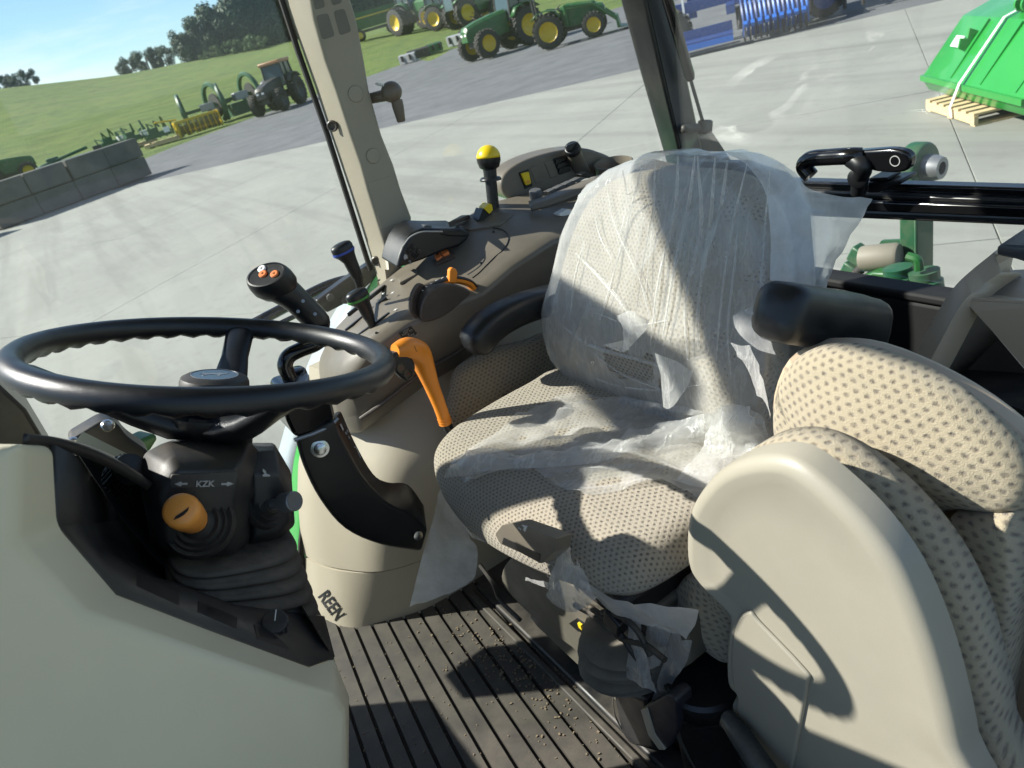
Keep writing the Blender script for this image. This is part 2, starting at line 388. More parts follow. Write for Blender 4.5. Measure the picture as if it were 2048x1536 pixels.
M = {}
M['beige'] = plastic('beige_plastic', (.42, .375, .29), .46, dust=.35, dcol=(.40, .33, .23), grain=1100)
M['beige_post'] = plastic('beige_post', (.31, .275, .21), .55, dust=.1)
M['dash'] = plastic('dash_plastic', (.58, .535, .39), .40, dust=.1, grain=700, gs=.3, scratch=.35)
M['cream'] = plastic('cream_plastic', (.305, .285, .228), .42, dust=.1, grain=700, gs=.3, scratch=.4)
M['taupe'] = plastic('taupe_plastic', (.145, .126, .10), .36, dust=.25, dcol=(.30, .25, .18))
M['taupe_dark'] = plastic('dark_taupe_plastic', (.06, .048, .040), .42, dust=.2)
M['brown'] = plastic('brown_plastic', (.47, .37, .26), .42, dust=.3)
M['base_grey'] = plastic('seat_base_plastic', (.11, .10, .08), .5, dust=.4)
M['black'] = plastic('black_plastic', (.008, .009, .0105), .38, dust=.05, dcol=(.16, .13, .09))
M['black_dusty'] = plastic('dusty_black_plastic', (.013, .014, .016), .46, dust=.42, dcol=(.17, .14, .10))
M['rubber'] = plastic('black_rubber', (.018, .017, .016), .62, dust=.55, dcol=(.17, .14, .10), grain=500)
M['gaiter'] = plastic('dusty_gaiter', (.028, .026, .024), .6, dust=.9, dcol=(.24, .20, .145), grain=400)
M['rim_black'] = plastic('black_grained_rim', (.007, .0085, .011), .36, grain=1400, gs=.5, dust=.0)
M['gloss_black'] = paint('gloss_black_paint', (.006, .006, .007), .16, coat=.3)
M['frame_black'] = paint('frame_black', (.010, .0105, .012), .30, dirt=.12)
M['orange'] = plastic('orange_plastic', (.80, .25, .018), .38, grain=1500, gs=.08, dust=.06)
M['amber'] = plastic('amber_plastic', (.80, .31, .055), .42, grain=1500, gs=.08, dust=.12)
M['salmon'] = plastic('orange_red_plastic', (.78, .22, .06), .45, grain=1500, gs=.05)
M['yellow'] = plastic('yellow_plastic', (.80, .56, .012), .38, grain=1500, gs=.05)
M['blue_ring'] = flat('blue_ring', (.03, .07, .35), .5)
M['green_ring'] = flat('green_ring', (.05, .22, .04), .5)
M['grey_sw'] = plastic('grey_plastic', (.10, .10, .10), .5)
M['silver'] = paint('grey_metal', (.28, .29, .30), .4, metal=.6)
M['steel'] = paint('bright_steel', (.55, .55, .55), .22, metal=1.0)
M['white'] = flat('white_print', (.78, .78, .76), .6)
M['dimprint'] = flat('grey_print', (.38, .38, .37), .6)
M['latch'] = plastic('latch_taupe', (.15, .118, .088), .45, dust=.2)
M['sill_black'] = flat('sill_black', (.006, .006, .007), .75)
M['label_black'] = flat('black_label', (.006, .007, .008), .4)
M['red_sym'] = flat('red_symbol', (.35, .02, .02), .4)
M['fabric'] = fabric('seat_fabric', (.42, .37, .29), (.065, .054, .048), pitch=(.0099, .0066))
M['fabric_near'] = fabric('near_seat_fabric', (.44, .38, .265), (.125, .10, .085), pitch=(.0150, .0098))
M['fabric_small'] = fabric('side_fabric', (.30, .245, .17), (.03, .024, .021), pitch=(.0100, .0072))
M['film'] = filmmat('seat_film', .30, .38, .07)
M['film_smooth'] = filmmat('smooth_film', .58, .2, .03)
M['film_thick'] = filmmat('film_folds', .38, .6, .15)
M['glass'] = glassmat('window_glass', .013)
M['glass_dirty'] = glassmat('dirty_glass', .035)
M['mat_floor'] = plastic('floor_mat', (.040, .036, .030), .6, dust=.4, dcol=(.16, .135, .10), grain=700)
M['groove'] = flat('groove_dark', (.02, .017, .014), .9)
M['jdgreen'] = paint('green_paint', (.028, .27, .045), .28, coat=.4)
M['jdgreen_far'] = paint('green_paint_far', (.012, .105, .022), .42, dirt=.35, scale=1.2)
M['dkgreen'] = paint('dark_green_paint', (.012, .085, .035), .45, dirt=.4)
M['jdyellow'] = paint('yellow_paint', (.62, .42, .012), .4, dirt=.2)
M['tyre'] = plastic('tyre_rubber', (.025, .024, .023), .8, grain=40, dust=.5, dcol=(.16, .14, .11))
M['blue'] = paint('blue_paint', (.008, .045, .20), .4, dirt=.25)
M['brightblue'] = paint('bright_blue_paint', (.02, .12, .45), .4)
M['darkmetal'] = paint('dark_metal', (.03, .03, .032), .5, dirt=.4)
M['greymetal'] = paint('grey_galvanised', (.30, .31, .32), .5, metal=.3, dirt=.3)
M['cab_glass'] = paint('far_cab_glass', (.05, .075, .08), .08)
M['orange_far'] = paint('faded_orange_paint', (.36, .16, .06), .5, dirt=.3)
M['wood'] = None
# ------------------------------------------------------------------ exterior materials
def woodmat():
    m, nt, b, _ = newmat('raw_wood'); v = coords(nt, scale=(1, 1, 1))
    n = noisef(nt, coords(nt, scale=(12, 2, 12)), 3, 6); c = mixc(nt, n, (.50, .36, .19), (.68, .54, .33))
    nt.links.new(c, b.inputs['Base Color']); b.inputs['Roughness'].default_value = .85; return m
M['wood'] = woodmat()
M['concrete'] = ground_mat('yard_concrete', (.315, .320, .282), (.25, .252, .222), .5, 45, .3, .004, streak=((1.6, .09, 1), .98, .55, (.155, .152, .135)), speck=(5, .28, (.15, .14, .125)))
M['block'] = ground_mat('block_concrete', (.15, .147, .135), (.095, .093, .088), 1.4, 30, .4, .01)
M['gravel'] = ground_mat('yard_gravel', (.155, .158, .163), (.085, .087, .092), .9, 9, .8, .03, speck=(14, .35, (.07, .07, .075)))
M['grass'] = ground_mat('grass', (.10, .165, .022), (.165, .22, .038), .10, 4, 1.0, .25, streak=((.04, .5, 1), .35, .5, (.165, .19, .055)))
def leafmat(name, a, b_):
    m, nt, b, out = newmat(name); oi = N(nt, 'NewGeometry'); v = coords(nt)
    c = mixc(nt, noisef(nt, v, 1.3, 3), a, b_)
    nt.links.new(c, b.inputs['Base Color']); b.inputs['Roughness'].default_value = .7; return m
M['leaf'] = leafmat('tree_leaves', (.012, .032, .011), (.045, .085, .024))
M['leaf2'] = leafmat('bush_leaves', (.05, .10, .02), (.09, .15, .035))
M['straw'] = paint('dull_straw', (.20, .155, .035), .7, dirt=.5)
M['bark'] = flat('bark', (.09, .07, .05), .9)

# ------------------------------------------------------------------ terrain
AZK = [-60, -20, 0, 7, 17, 23, 27, 31, 36, 45, 60, 120, 180]
E60 = [-1.5, -1.7, -1.75, -1.8, -2.0, -1.75, -1.6, -1.75, -2.1, -2.1, -2.1, -2.1, -2.1]      # elevation angle (deg) of the ground at 60, 100, 160 m
E100 = [1.0, 1.0, .9, .6, .1, .45, .1, -.3, -.6, -1.0, -1.1, -1.1, -1.1]
E160 = [3.6, 3.6, 3.4, 2.33, 1.55, 1.5, 1.3, 1.1, 1.0, .6, .2, .2, .2]
def interp(k, a, x):
    if x <= k[0]: return a[0]
    for i in range(len(k) - 1):
        if x <= k[i + 1]: return a[i] + (a[i + 1] - a[i]) * (x - k[i]) / (k[i + 1] - k[i])
    return a[-1]
def ground_h(az, d):
    zs = [GZ, GZ, CAM.z + 60 * math.tan(rad(interp(AZK, E60, az))), CAM.z + 100 * math.tan(rad(interp(AZK, E100, az))), CAM.z + 160 * math.tan(rad(interp(AZK, E160, az)))]
    zs += [zs[-1] + 1.0, zs[-1] - 2]
    return interp([0, 42, 60, 100, 160, 185, 900], zs, d)
def gpos(u, v, d):
    """ground point below photo pixel column (azimuth of the pixel) at horizontal distance d"""
    r = ray(u, v); az = math.atan2(r.x, r.y); p = V((math.sin(az) * d, math.cos(az) * d, 0)); p.z = ground_h(math.degrees(az), d); return p
def gpix(u, v):
    """first terrain hit of a photo pixel"""
    r = ray(u, v); h = math.hypot(r.x, r.y); az = math.degrees(math.atan2(r.x, r.y)); d = 5
    while d < 300:
        if CAM.z + r.z / h * d <= ground_h(az, d): break
        d += .25
    return V((r.x / h * d, r.y / h * d, ground_h(az, d)))
m = MB(); rows = []
azs = [-180 + 5 * i for i in range(31)] + [-27, -22, -17, -12, -8, -4] + [i * 1.5 for i in range(0, 50)] + [80 + 5 * i for i in range(21)]
for d in [0.5, 10, 20, 30, 42, 48, 54, 60, 68, 76, 84, 92, 100, 112, 124, 136, 148, 160, 172, 185, 260, 500, 900]:
    rows.append([V((math.sin(rad(a)) * d, math.cos(rad(a)) * d, ground_h(a if a > -60 else -60, d) - .06)) for a in azs])
m.grid(rows)
terrain = m.build('grass_terrain', M['grass'], smooth=180); tag(terrain, 'green grass slope rising behind the machinery lot to the tree line', 'grass field', kind='structure')

YU = V((.56, -.83, 0)).normalized(); YV = V((.83, .56, 0)).normalized()
def yp(u, v, z): return YU * u + YV * v + V((0, 0, z))
# gravel lot: polygon in yard axes following the grass edge
m = MB(); edge = []
for a in range(-70, 100, 3):
    d = 57 + 3 * noise.noise(V((a * .13, 0, 3)))
    if a < 8: d = 40 + (a + 70) * .06
    elif a < 18: d = 47 + (a - 8) * .9
    edge.append((a, d))
ds = [3, 12, 20, 30, 42]
rows = [[V((math.sin(rad(a)) * d, math.cos(rad(a)) * d, ground_h(a, d) - .03)) for a, e in edge] for d in ds]
for t in (.33, .66, 1): rows.append([V((math.sin(rad(a)) * lerp(42, max(e, 43), t), math.cos(rad(a)) * lerp(42, max(e, 43), t), ground_h(a, lerp(42, max(e, 43), t)) - .03 + (.0 if t < 1 else -.02))) for a, e in edge])
m.grid(rows); tag(m.build('gravel_lot', M['gravel'], smooth=180), 'grey gravel lot beyond the concrete yard', 'gravel', kind='structure')
yard = thing('concrete_yard', 'pale concrete yard of large slabs with dark joints', 'concrete yard', (8, 8, GZ)); tag(yard, kind='structure')
us = [-29.8 + 5.1 * i for i in range(13)]; vs_ = [-19.8, -14.7, -9.6, -4.5, .6, 5.7, 10.8, 15.9, 19.4]
for i in range(len(us) - 1):
    for j in range(len(vs_) - 1):
        g = .004
        a, b = us[i] + g, us[i + 1] - g; c, d = vs_[j] + g, vs_[j + 1] - g
        dd = random.uniform(-.0015, .0015)
        m = MB(); m.hexa([yp(a, c, GZ - .15), yp(b, c, GZ - .15), yp(b, d, GZ - .15), yp(a, d, GZ - .15)], [yp(a, c, GZ + dd), yp(b, c, GZ + dd), yp(b, d, GZ + dd), yp(a, d, GZ + dd)])
        m.build('slab', M['concrete'], yard, smooth=0, bevel=.004, seg=1)

# ------------------------------------------------------------------ trees
def leaf_cluster(seed, n, size):
    rnd = random.Random(seed); vs = []; fs = []
    for i in range(n):
        th = rnd.uniform(0, 2 * math.pi); cz = rnd.uniform(-1, 1); rr = math.sqrt(1 - cz * cz); k = rnd.uniform(.55, 1.05)
        c = V((rr * math.cos(th), rr * math.sin(th), cz)) * k
        nrm = (c.normalized() + V((rnd.uniform(-.8, .8), rnd.uniform(-.8, .8), rnd.uniform(-.4, .9)))).normalized()
        a = nrm.orthogonal().normalized(); b = nrm.cross(a); q = rnd.uniform(0, 6.28); a, b = a * math.cos(q) + b * math.sin(q), b * math.cos(q) - a * math.sin(q)
        s = size * rnd.uniform(.6, 1.3); o = len(vs)
        vs += [c + a * s, c + b * s * .55, c - a * s, c - b * s * .55]; fs.append((o, o + 1, o + 2, o + 3))
    return vs, fs
CL = [leaf_cluster(s, 230, .19) for s in range(6)]
def tree(pos, h, rx, label, seed, mat='leaf', group='trees on the far ridge', name='broadleaf_tree'):
    rnd = random.Random(seed); t = thing(name, label, 'tree', pos, 0, group)
    m = MB(); m.tube([pos + V((0, 0, -.5)), pos + V((.1, 0, h * .35)), pos + V((0, .1, h * .8))], [h * .035, h * .025, h * .008], 7)
    for k in range(5):
        a = rnd.uniform(0, 6.28); z0 = h * rnd.uniform(.3, .55)
        m.tube([pos + V((0, 0, z0)), pos + V((math.cos(a) * rx * .6, math.sin(a) * rx * .6, z0 + h * .22))], [h * .014, h * .004], 5)
    m.build('trunk', M['bark'], t, smooth=60)
    m = MB()
    for k in range(30):
        a = rnd.uniform(0, 6.28); zz = rnd.uniform(.0, .90); r0 = rx * math.sqrt(max(0.05, 1 - ((zz - .42) / .62) ** 2)) * rnd.uniform(.35, .95)
        c = pos + V((math.cos(a) * r0, math.sin(a) * r0, zz * h)); s = h * rnd.uniform(.14, .24)
        vs, fs = rnd.choice(CL); q = Matrix.Rotation(rnd.uniform(0, 6.28), 3, 'Z')
        m.add([c + (q @ p) * s for p in vs], fs)
    m.build('crown', M[mat], t, smooth=0, weld=False)
i = 0
for (u, v, d, h, rx, what) in [
    (12, 172, 178, 4.0, 3.2, 'leftmost dark tree peeping over the grass ridge'), (52, 168, 176, 4.6, 3.6, 'second dark tree from the left on the grass ridge'),
    (262, 146, 172, 4.6, 3.4, 'low round tree at the left end of the ridge hedge'), (300, 140, 170, 6.0, 4.0, 'middle round tree of the low ridge hedge'), (335, 135, 170, 5.6, 3.6, 'right round tree of the low ridge hedge'),
    (392, 128, 165, 9.0, 4.6, 'dark tree at the left end of the tall wood'), (425, 122, 165, 11.5, 5.2, 'second tree from the left in the tall wood'), (462, 114, 165, 14, 5.6, 'third tree from the left in the tall wood'),
    (498, 106, 165, 15.5, 5.8, 'tall dark tree in the wood left of the orange roofed tractor'), (530, 100, 165, 18, 6.2, 'tallest dark tree touching the top of the windshield'), (575, 90, 165, 19, 6.6, 'tree rising behind the orange roofed tractor'),
    (610, 85, 165, 19, 6.6, 'tree hidden partly by the beige cab post'), (705, 60, 150, 16, 6.5, 'tree behind the green grain wagon'), (760, 45, 150, 17, 7, 'tree behind the wagon tongue'), (820, 30, 150, 17, 7, 'tree behind the dual wheeled tractor'), (890, 15, 150, 17, 7, 'tree behind the right hand parked tractor'), (950, 0, 150, 17, 7, 'tree at the right end of the parked row')]:
    i += 1; kk = .62 if u < 640 else .85; tree(gpos(u, v, d), h * kk, rx * (kk + .12), what, i)
for (u, v, d, h, what) in [(430, 118, 158, 3.0, 'bright bush in front of the tall wood'), (475, 110, 158, 3.6, 'larger bright bush in front of the tall wood'), (515, 104, 156, 4.2, 'bright bush beside the orange roofed tractor')]:
    i += 1; tree(gpos(u, v, d), h * .6, 2.6, what, i, 'leaf2', 'bushes below the wood', 'bush')

# ------------------------------------------------------------------ machines (local frame: +X forward, origin on ground)
def lthing(name, label, cat, loc, rz, group=None):
    t = thing(name, label, cat, loc, rz, group); t['local'] = 1; return t
def tidy():
    for o in bpy.data.objects:
        if 'local' in o: del o['local']
def wheel(t, x, y, R, W, rimm='jdyellow', lug=True):
    m = MB(); pr = [(R * .58, -W / 2), (R * .8, -W / 2 * 1.02), (R * .95, -W / 2 * .9), (R * .96, 0), (R * .95, W / 2 * .9), (R * .8, W / 2 * 1.02), (R * .58, W / 2)]
    m.lathe((x, y, R), (0, 1, 0), pr, 28, cap=False)
    if lug:
        for k in range(20):
            for sgn in (-1, 1):
                a = 2 * math.pi * (k + (.5 if sgn > 0 else 0)) / 20; q = Matrix.Rotation(a, 3, 'Y')
                m.box(V((x, y, R)) + q @ V((0, sgn * W * .24, R * .97)), (R * .09, W * .5, R * .1), q @ Matrix.Rotation(sgn * .5, 3, 'Z'))
    w_ = m.build('tyre', M['tyre'], t, smooth=40)
    m = MB(); m.lathe((x, y, R), (0, 1, 0), [(R * .02, -W * .10), (R * .3, -W * .12), (R * .42, -W * .2), (R * .57, -W * .46), (R * .6, -W * .5), (R * .6, W * .5), (R * .57, W * .46), (R * .42, W * .2), (R * .3, W * .12), (R * .02, W * .1)], 24)
    m.build('wheel_rim', M[rimm], t, smooth=40)
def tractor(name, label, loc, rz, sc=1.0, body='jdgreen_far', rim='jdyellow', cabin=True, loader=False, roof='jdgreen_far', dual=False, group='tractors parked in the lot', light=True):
    t = lthing(name, label, 'tractor', loc, rz, group); s = sc
    R, r = .82 * s, .60 * s
    for sy in (-1, 1):
        wheel(t, -.0, sy * .85 * s, R, .48 * s, rim); wheel(t, 2.3 * s, sy * .82 * s, r, .40 * s, rim)
        if dual: wheel(t, 0, sy * 1.45 * s, R, .46 * s, rim)
    m = MB(); m.loft([[V((x, y, z)) * s for y, z in ((-w_, z0), (-w_, z1 - .12), (-w_ * .7, z1), (w_ * .7, z1), (w_, z1 - .12), (w_, z0))] for x, w_, z0, z1 in ((.75, .45, .8, 1.75), (1.4, .42, .75, 1.70), (2.3, .38, .75, 1.58), (2.85, .34, .8, 1.45), (2.95, .28, .85, 1.3))])
    m.build('hood', M[body], t, smooth=30)
    m = MB(); m.box(V((1.2, 0, .75)) * s, V((2.9, .5, .4)) * s); m.box(V((2.3, 0, .62)) * s, V((.22, 1.5, .2)) * s); m.box(V((0, 0, .82)) * s, V((.3, 1.6, .3)) * s); m.build('chassis', M['darkmetal'], t, smooth=0)
    for sy in (-1, 1):
        m = MB(); m.loft([[V((x, sy * y, z)) * s for y, (x, z) in ((.58, p), (1.05, p))] for p in ((-.75, 1.5), (-.45, 1.72), (0, 1.8), (.5, 1.68), (.72, 1.35))], cap=False, closed=False)
        m.build('fender', M[body], t, smooth=60, solid=.04)
        m = MB(); m.box(V((2.93, sy * .17, 1.15)) * s, V((.05, .16, .1)) * s); m.build('headlight', M['white'], t, smooth=0)
    if cabin:
        m = MB(); m.hexa([V(q) * s for q in ((-.7, -.62, 1.2), (.72, -.62, 1.2), (.72, .62, 1.2), (-.7, .62, 1.2))], [V(q) * s for q in ((-.6, -.6, 2.45), (.55, -.6, 2.45), (.55, .6, 2.45), (-.6, .6, 2.45))]); m.build('cab_window', M['cab_glass'], t, smooth=0)
        for x0, x1 in ((-.7, -.6), (.72, .55), (.05, .02)):
            for sy in (-1, 1): m = MB(); m.tube([V((x0, sy * .64, 1.2)) * s, V((x1, sy * .62, 2.46)) * s], .05 * s, 6); m.build('cab_post', M['darkmetal'], t, smooth=40)
        m = MB(); m.box(V((0, 0, 2.55)) * s, V((1.5, 1.4, .2)) * s); m.build('roof', M[roof], t, smooth=0, bevel=.06)
    else:
        m = MB(); m.box(V((-.05, 0, 1.25)) * s, V((.5, .5, .12)) * s); m.box(V((-.3, 0, 1.5)) * s, V((.12, .5, .45)) * s); m.build('seat', M['darkmetal'], t, smooth=0, bevel=.04)
        m = MB(); m.tube([V((-.6, -.55, 1.3)) * s, V((-.6, -.55, 2.4)) * s, V((-.6, .55, 2.4)) * s, V((-.6, .55, 1.3)) * s], .045 * s, 8); m.build('roll_bar', M['darkmetal'], t)
        m = MB(); m.lathe(V((.62, 0, 1.75)) * s, (-.5, 0, 1), [(.19 * s, 0), (.21 * s, .02 * s), (.19 * s, .04 * s)], 16, cap=False); m.tube([V((.75, 0, 1.5)) * s, V((.62, 0, 1.77)) * s], .03 * s, 6); m.build('steering_wheel', M['darkmetal'], t)
    if loader:
        for sy in (-1, 1):
            m = MB(); m.tube([V((1.0, sy * .62, 1.75)) * s, V((2.4, sy * .66, 1.55)) * s, V((3.5, sy * .66, .55)) * s], .09 * s, 6); m.tube([V((1.0, sy * .62, .8)) * s, V((1.0, sy * .62, 1.8)) * s], .09 * s, 6); m.build('loader_arm', M[body], t, smooth=30)
        m = MB(); m.prism([V(q) * s for q in ((3.45, -1, .15), (4.1, -1, .1), (3.6, -1, .2), (3.5, -1, .75), (3.42, -1, .75))], V((0, 2.0, 0)) * s); m.build('bucket', M[body], t, smooth=0)
    return t
def heading(u, v, dirpix):
    """yaw so that local +X points along image direction u (dirpix>0 right, <0 left) across the view"""
    r = ray(u, v); az = math.atan2(r.x, r.y); right = V((math.cos(az), -math.sin(az), 0)) * (1 if dirpix > 0 else -1); return math.atan2(right.y, right.x)
# nearest loader tractor right of centre
p = gpix(1108, 95); tractor('loader_tractor', 'green loader tractor with yellow wheels nearest on the gravel beyond the side window', p, heading(1108, 95, 1) - .12, .86, cabin=False, loader=True)
p = gpos(1040, 70, 44); tractor('parked_tractor', 'green tractor with bright headlights facing left behind the loader tractor', p, heading(1030, 70, -1) + .55, 1.15)
p = gpos(835, 60, 92); tractor('parked_tractor', 'dual wheeled green tractor beside the grain wagon on the grass', p, heading(830, 50, 1) - .9, 1.7, dual=True)
p = gpos(925, 48, 80); tractor('parked_tractor', 'green cab tractor on the grass right of the dual wheeled one', p, heading(925, 40, 1) + .5, 1.5)
p = gpos(885, 52, 86); tractor('parked_tractor', 'green tractor parked between the dual wheeled tractor and the loader tractor', p, heading(885, 40, 1) - .5, 1.4)
p = gpos(578, 208, 52); tractor('orange_roof_tractor', 'dark tractor with a faded orange cab roof left of the cab post', p, heading(570, 200, -1) + 1.1, 1.05, body='darkmetal', rim='darkmetal', roof='orange_far')
p = gpos(28, 335, 62); tractor('parked_tractor', 'green tractor hood showing behind the concrete blocks at far left', p + V((-1.6, 0, -.5)), heading(30, 330, 1), 1.0, cabin=False)
# grain wagon
t = lthing('grain_wagon', 'long green grain wagon with yellow wheels on the grass', 'wagon', gpos(752, 62, 96), heading(750, 50, 1), None)
for sx in (-1.9, 1.9):
    for sy in (-1, 1): wheel(t, sx, sy * 1.1, .62, .4)
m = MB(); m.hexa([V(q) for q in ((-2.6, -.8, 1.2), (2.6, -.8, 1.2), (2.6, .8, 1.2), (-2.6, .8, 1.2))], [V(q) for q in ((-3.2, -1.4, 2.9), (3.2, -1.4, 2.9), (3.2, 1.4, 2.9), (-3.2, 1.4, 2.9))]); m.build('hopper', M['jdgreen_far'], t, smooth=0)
m = MB(); m.box((0, -1.36, 2.35), (6.0, .06, .14)); m.build('stripe', M['jdyellow'], t, smooth=0)
m = MB(); m.box((0, 0, .95), (5.6, .9, .3)); m.box((3.6, 0, .8), (2.0, .2, .2)); m.build('chassis', M['darkmetal'], t, smooth=0)
# silver / grey weights and buckets on the gravel edge
def attachment(u, v, d, rz, sc, mat, label, name='loader_bucket'):
    t = lthing(name, label, 'implement', gpos(u, v, d), rz, 'attachments lined up on the gravel edge')
    m = MB(); m.prism([V((x, -1, z)) * sc for x, z in ((0, 0), (.75, .02), (.72, .08), (.15, .15), (.12, .62), (.3, .75), (.25, .8), (-.05, .68))], V((0, 2, 0)) * sc); m.build('shell', M[mat], t, smooth=20)
    m = MB()
    for y in (-.5, .5): m.box(V((-.12, y, .45)) * sc, V((.2, .1, .5)) * sc)
    m.build('bracket', M['darkmetal'], t, smooth=0)
attachment(812, 112, 56, .4, .75, 'greymetal', 'pale grey bucket at the left end of the attachment row')
attachment(838, 108, 57, 1.2, .8, 'darkmetal', 'dark bucket second in the attachment row')
attachment(872, 97, 58, 2.0, .8, 'jdgreen_far', 'green bucket in the middle of the attachment row')
attachment(910, 84, 60, .2, .9, 'greymetal', 'grey bucket right of the green one in the attachment row')
attachment(945, 72, 62, 1.0, 1.0, 'darkmetal', 'dark bucket at the right end of the attachment row')
# brush pile
bp = gpos(965, 62, 64); m = MB(); rnd = random.Random(4)
for k in range(90):
    a = rnd.uniform(0, 6.28); r0 = rnd.uniform(0, 1.9); c = bp + V((math.cos(a) * r0, math.sin(a) * r0, rnd.uniform(0, 1.6) * (1 - r0 / 2.2))); d_ = V((rnd.uniform(-1, 1), rnd.uniform(-1, 1), rnd.uniform(-.4, .5))).normalized() * .7
    m.tube([c - d_, c + d_], .03, 4)
tag(m.build('brush_pile', M['bark'], smooth=0), 'dark tangled pile of brush on the grass edge left of the green tractors', 'brush pile', kind='stuff')

# left side implements
def rotary(u, v, d, sc, label, rz):
    t = lthing('hay_rake', label, 'implement', gpos(u, v, d), rz, 'green implements at the foot of the slope')
    for x in (-1.6, 1.2):
        m = MB(); m.tube(cr([V((x, math.cos(a) * 1.2, 1.25 + math.sin(a) * 1.2)) * sc for a in [k * math.pi / 8 for k in range(-3, 12)]], 2), .16 * sc, 6); m.build('guard_hoop', M['dkgreen'], t)
        m = MB(); m.lathe(V((x, 0, 1.1)) * sc, (1, 0, 0), [(.1, -.05), (.75 * sc, -.04), (.78 * sc, .04), (.1, .05)], 18); m.build('rotor_disc', M['darkmetal'], t)
    m = MB(); m.box(V((0, 0, 1.2)) * sc, V((3.6, .3, .22)) * sc); m.box(V((0, .2, .5)) * sc, V((1.2, .8, .8)) * sc); m.build('frame', M['dkgreen'], t, smooth=0)
    m = MB(); m.box(V((.1, -.5, 1.25)) * sc, V((1.0, .5, .5)) * sc); m.build('gearbox_cover', M['greymetal'], t, smooth=0, bevel=.05)
rotary(415, 222, 56, .92, 'dark green implement with round hoops and a pale gearbox cover on the grass edge', heading(415, 200, 1))
rotary(478, 212, 57, 1.0, 'dark green implement with a high curved guard beside the orange roofed tractor', heading(478, 200, 1) + .5)
t = lthing('hay_header', 'yellow hay pickup header with hanging tines on the gravel', 'implement', gpos(398, 252, 52), heading(392, 258, 1) + .25, None)
hs = .72
m = MB(); m.box(V((0, 0, 1.25)) * hs, V((3.6, .4, .22)) * hs); m.box(V((-1.9, 0, .7)) * hs, V((.12, .9, 1.3)) * hs); m.box(V((1.9, 0, .7)) * hs, V((.12, .9, 1.3)) * hs); m.build('frame', M['jdyellow'], t, smooth=0)
m = MB(); m.tube([V((-1.6, -.1, 1.5)) * hs, V((-3.4, -.3, 1.75)) * hs], .05, 6); m.build('drawbar', M['jdyellow'], t)
rn = random.Random(8)
for k in range(24):
    m = MB(); x = -1.75 + k * .152; m.tube([V((x, -.25, 1.15)) * hs, V((x - .05, -.42, .6)) * hs, V((x + rn.uniform(-.1, .1), -.2, .08)) * hs], .045 * rn.uniform(.6, 1.3), 5); m.build('tine', M['straw'] if k % 3 else M['jdyellow'], t)
m = MB(); m.box(V((0, .35, .55)) * hs, V((3.5, .3, .7)) * hs); m.build('back_plate', M['straw'], t, smooth=0)
def crated(u, v, d, label, mat, rz):
    t = lthing('implement_on_pallet', label, 'implement', gpos(u, v, d), rz, 'palletised implements along the gravel edge')
    m = MB()
    for k in range(5): m.box((-.9 + k * .45, 0, .17), (.3, 1.3, .05))
    for y in (-.55, 0, .55): m.box((0, y, .07), (2.2, .1, .14))
    m.build('pallet', M['wood'], t, smooth=0)
    m = MB(); rn = random.Random(int(u)); m.box((0, 0, .55), (1.5, .7, .3)); m.box((-.3, 0, .8), (.5, .5, .35))
    for k in range(5): m.tube([(-.8 + k * .4, 0, .35), (-.9 + k * .45, rn.uniform(-.5, .5), rn.uniform(.9, 1.5)), (-.5 + k * .35, rn.uniform(-.4, .4), rn.uniform(.8, 1.2))], .06, 5)
    m.build('frame', M[mat], t, smooth=20)
    m = MB(); m.box((.5, -.4, .7), (.35, .3, .3)); m.build('carton', M['white'], t, smooth=0)
crated(318, 268, 52, 'dark green implement on a pale pallet left of the yellow header', 'dkgreen', heading(318, 268, 1))
crated(268, 272, 56, 'green implement with a white carton on a pallet above the barrier end', 'dkgreen', heading(268, 272, 1) + .4)
crated(222, 280, 58, 'leftmost green implement on a pallet above the barrier', 'dkgreen', heading(222, 280, 1) + .2)
t = lthing('mower_deck', 'low green mower deck lying behind the barrier wall', 'implement', gpos(122, 305, 52), heading(120, 305, 1), None)
m = MB(); m.box((0, 0, .55), (3.2, 1.2, .35)); m.box((-.6, .2, .85), (.7, .5, .3)); m.tube([(-1.4, 0, .7), (1.4, -.2, 1.0)], .1, 6); m.build('deck', M['dkgreen'], t, smooth=0, bevel=.06)
m = MB(); m.box((1.9, -.2, .8), (.5, .4, .3)); m.build('drive_guard', M['darkmetal'], t, smooth=0)
# concrete barrier of cast blocks
bw = thing('block_wall', 'long low wall of grey cast concrete blocks casting a shadow', 'wall', gpix(180, 378))
A = gpix(300, 352) ; A.z = GZ; B = gpix(60, 418); B.z = GZ
A = V((3.3, 33.5, GZ)); B = V((-2.2, 30.8, GZ)); dirv = (B - A).normalized(); nv = V((-dirv.y, dirv.x, 0)); n = 4; Lb = (B - A).length / n
for k in range(n):
    for r_ in range(2):
        c = A + dirv * (k + .5) * Lb + V((random.uniform(-.03, .03), random.uniform(-.05, .05), .37 + r_ * .72)) + nv * .3
        m = MB(); m.box(c, (Lb - .03, .75, .70), Matrix.Rotation(math.atan2(dirv.y, dirv.x), 3, 'Z')); m.build('concrete_block', M['block'], bw, smooth=0, bevel=.04)
t = thing('concrete_cube', 'single weathered concrete block standing apart at the left edge', 'block', (-2.9, 29.4, GZ))
m = MB(); m.box((-3.3, 29.4, GZ + .6), (1.5, 1.2, 1.2), Matrix.Rotation(.5, 3, 'Z')); m.build('block_body', M['block'], t, smooth=0, bevel=.05)
m = MB(); m.tube([(-3.4, 29.4, GZ + 1.18), (-3.4, 29.4, GZ + 1.3), (-3.2, 29.5, GZ + 1.3), (-3.2, 29.5, GZ + 1.18)], .02, 6); m.build('lifting_loop', M['darkmetal'], t)

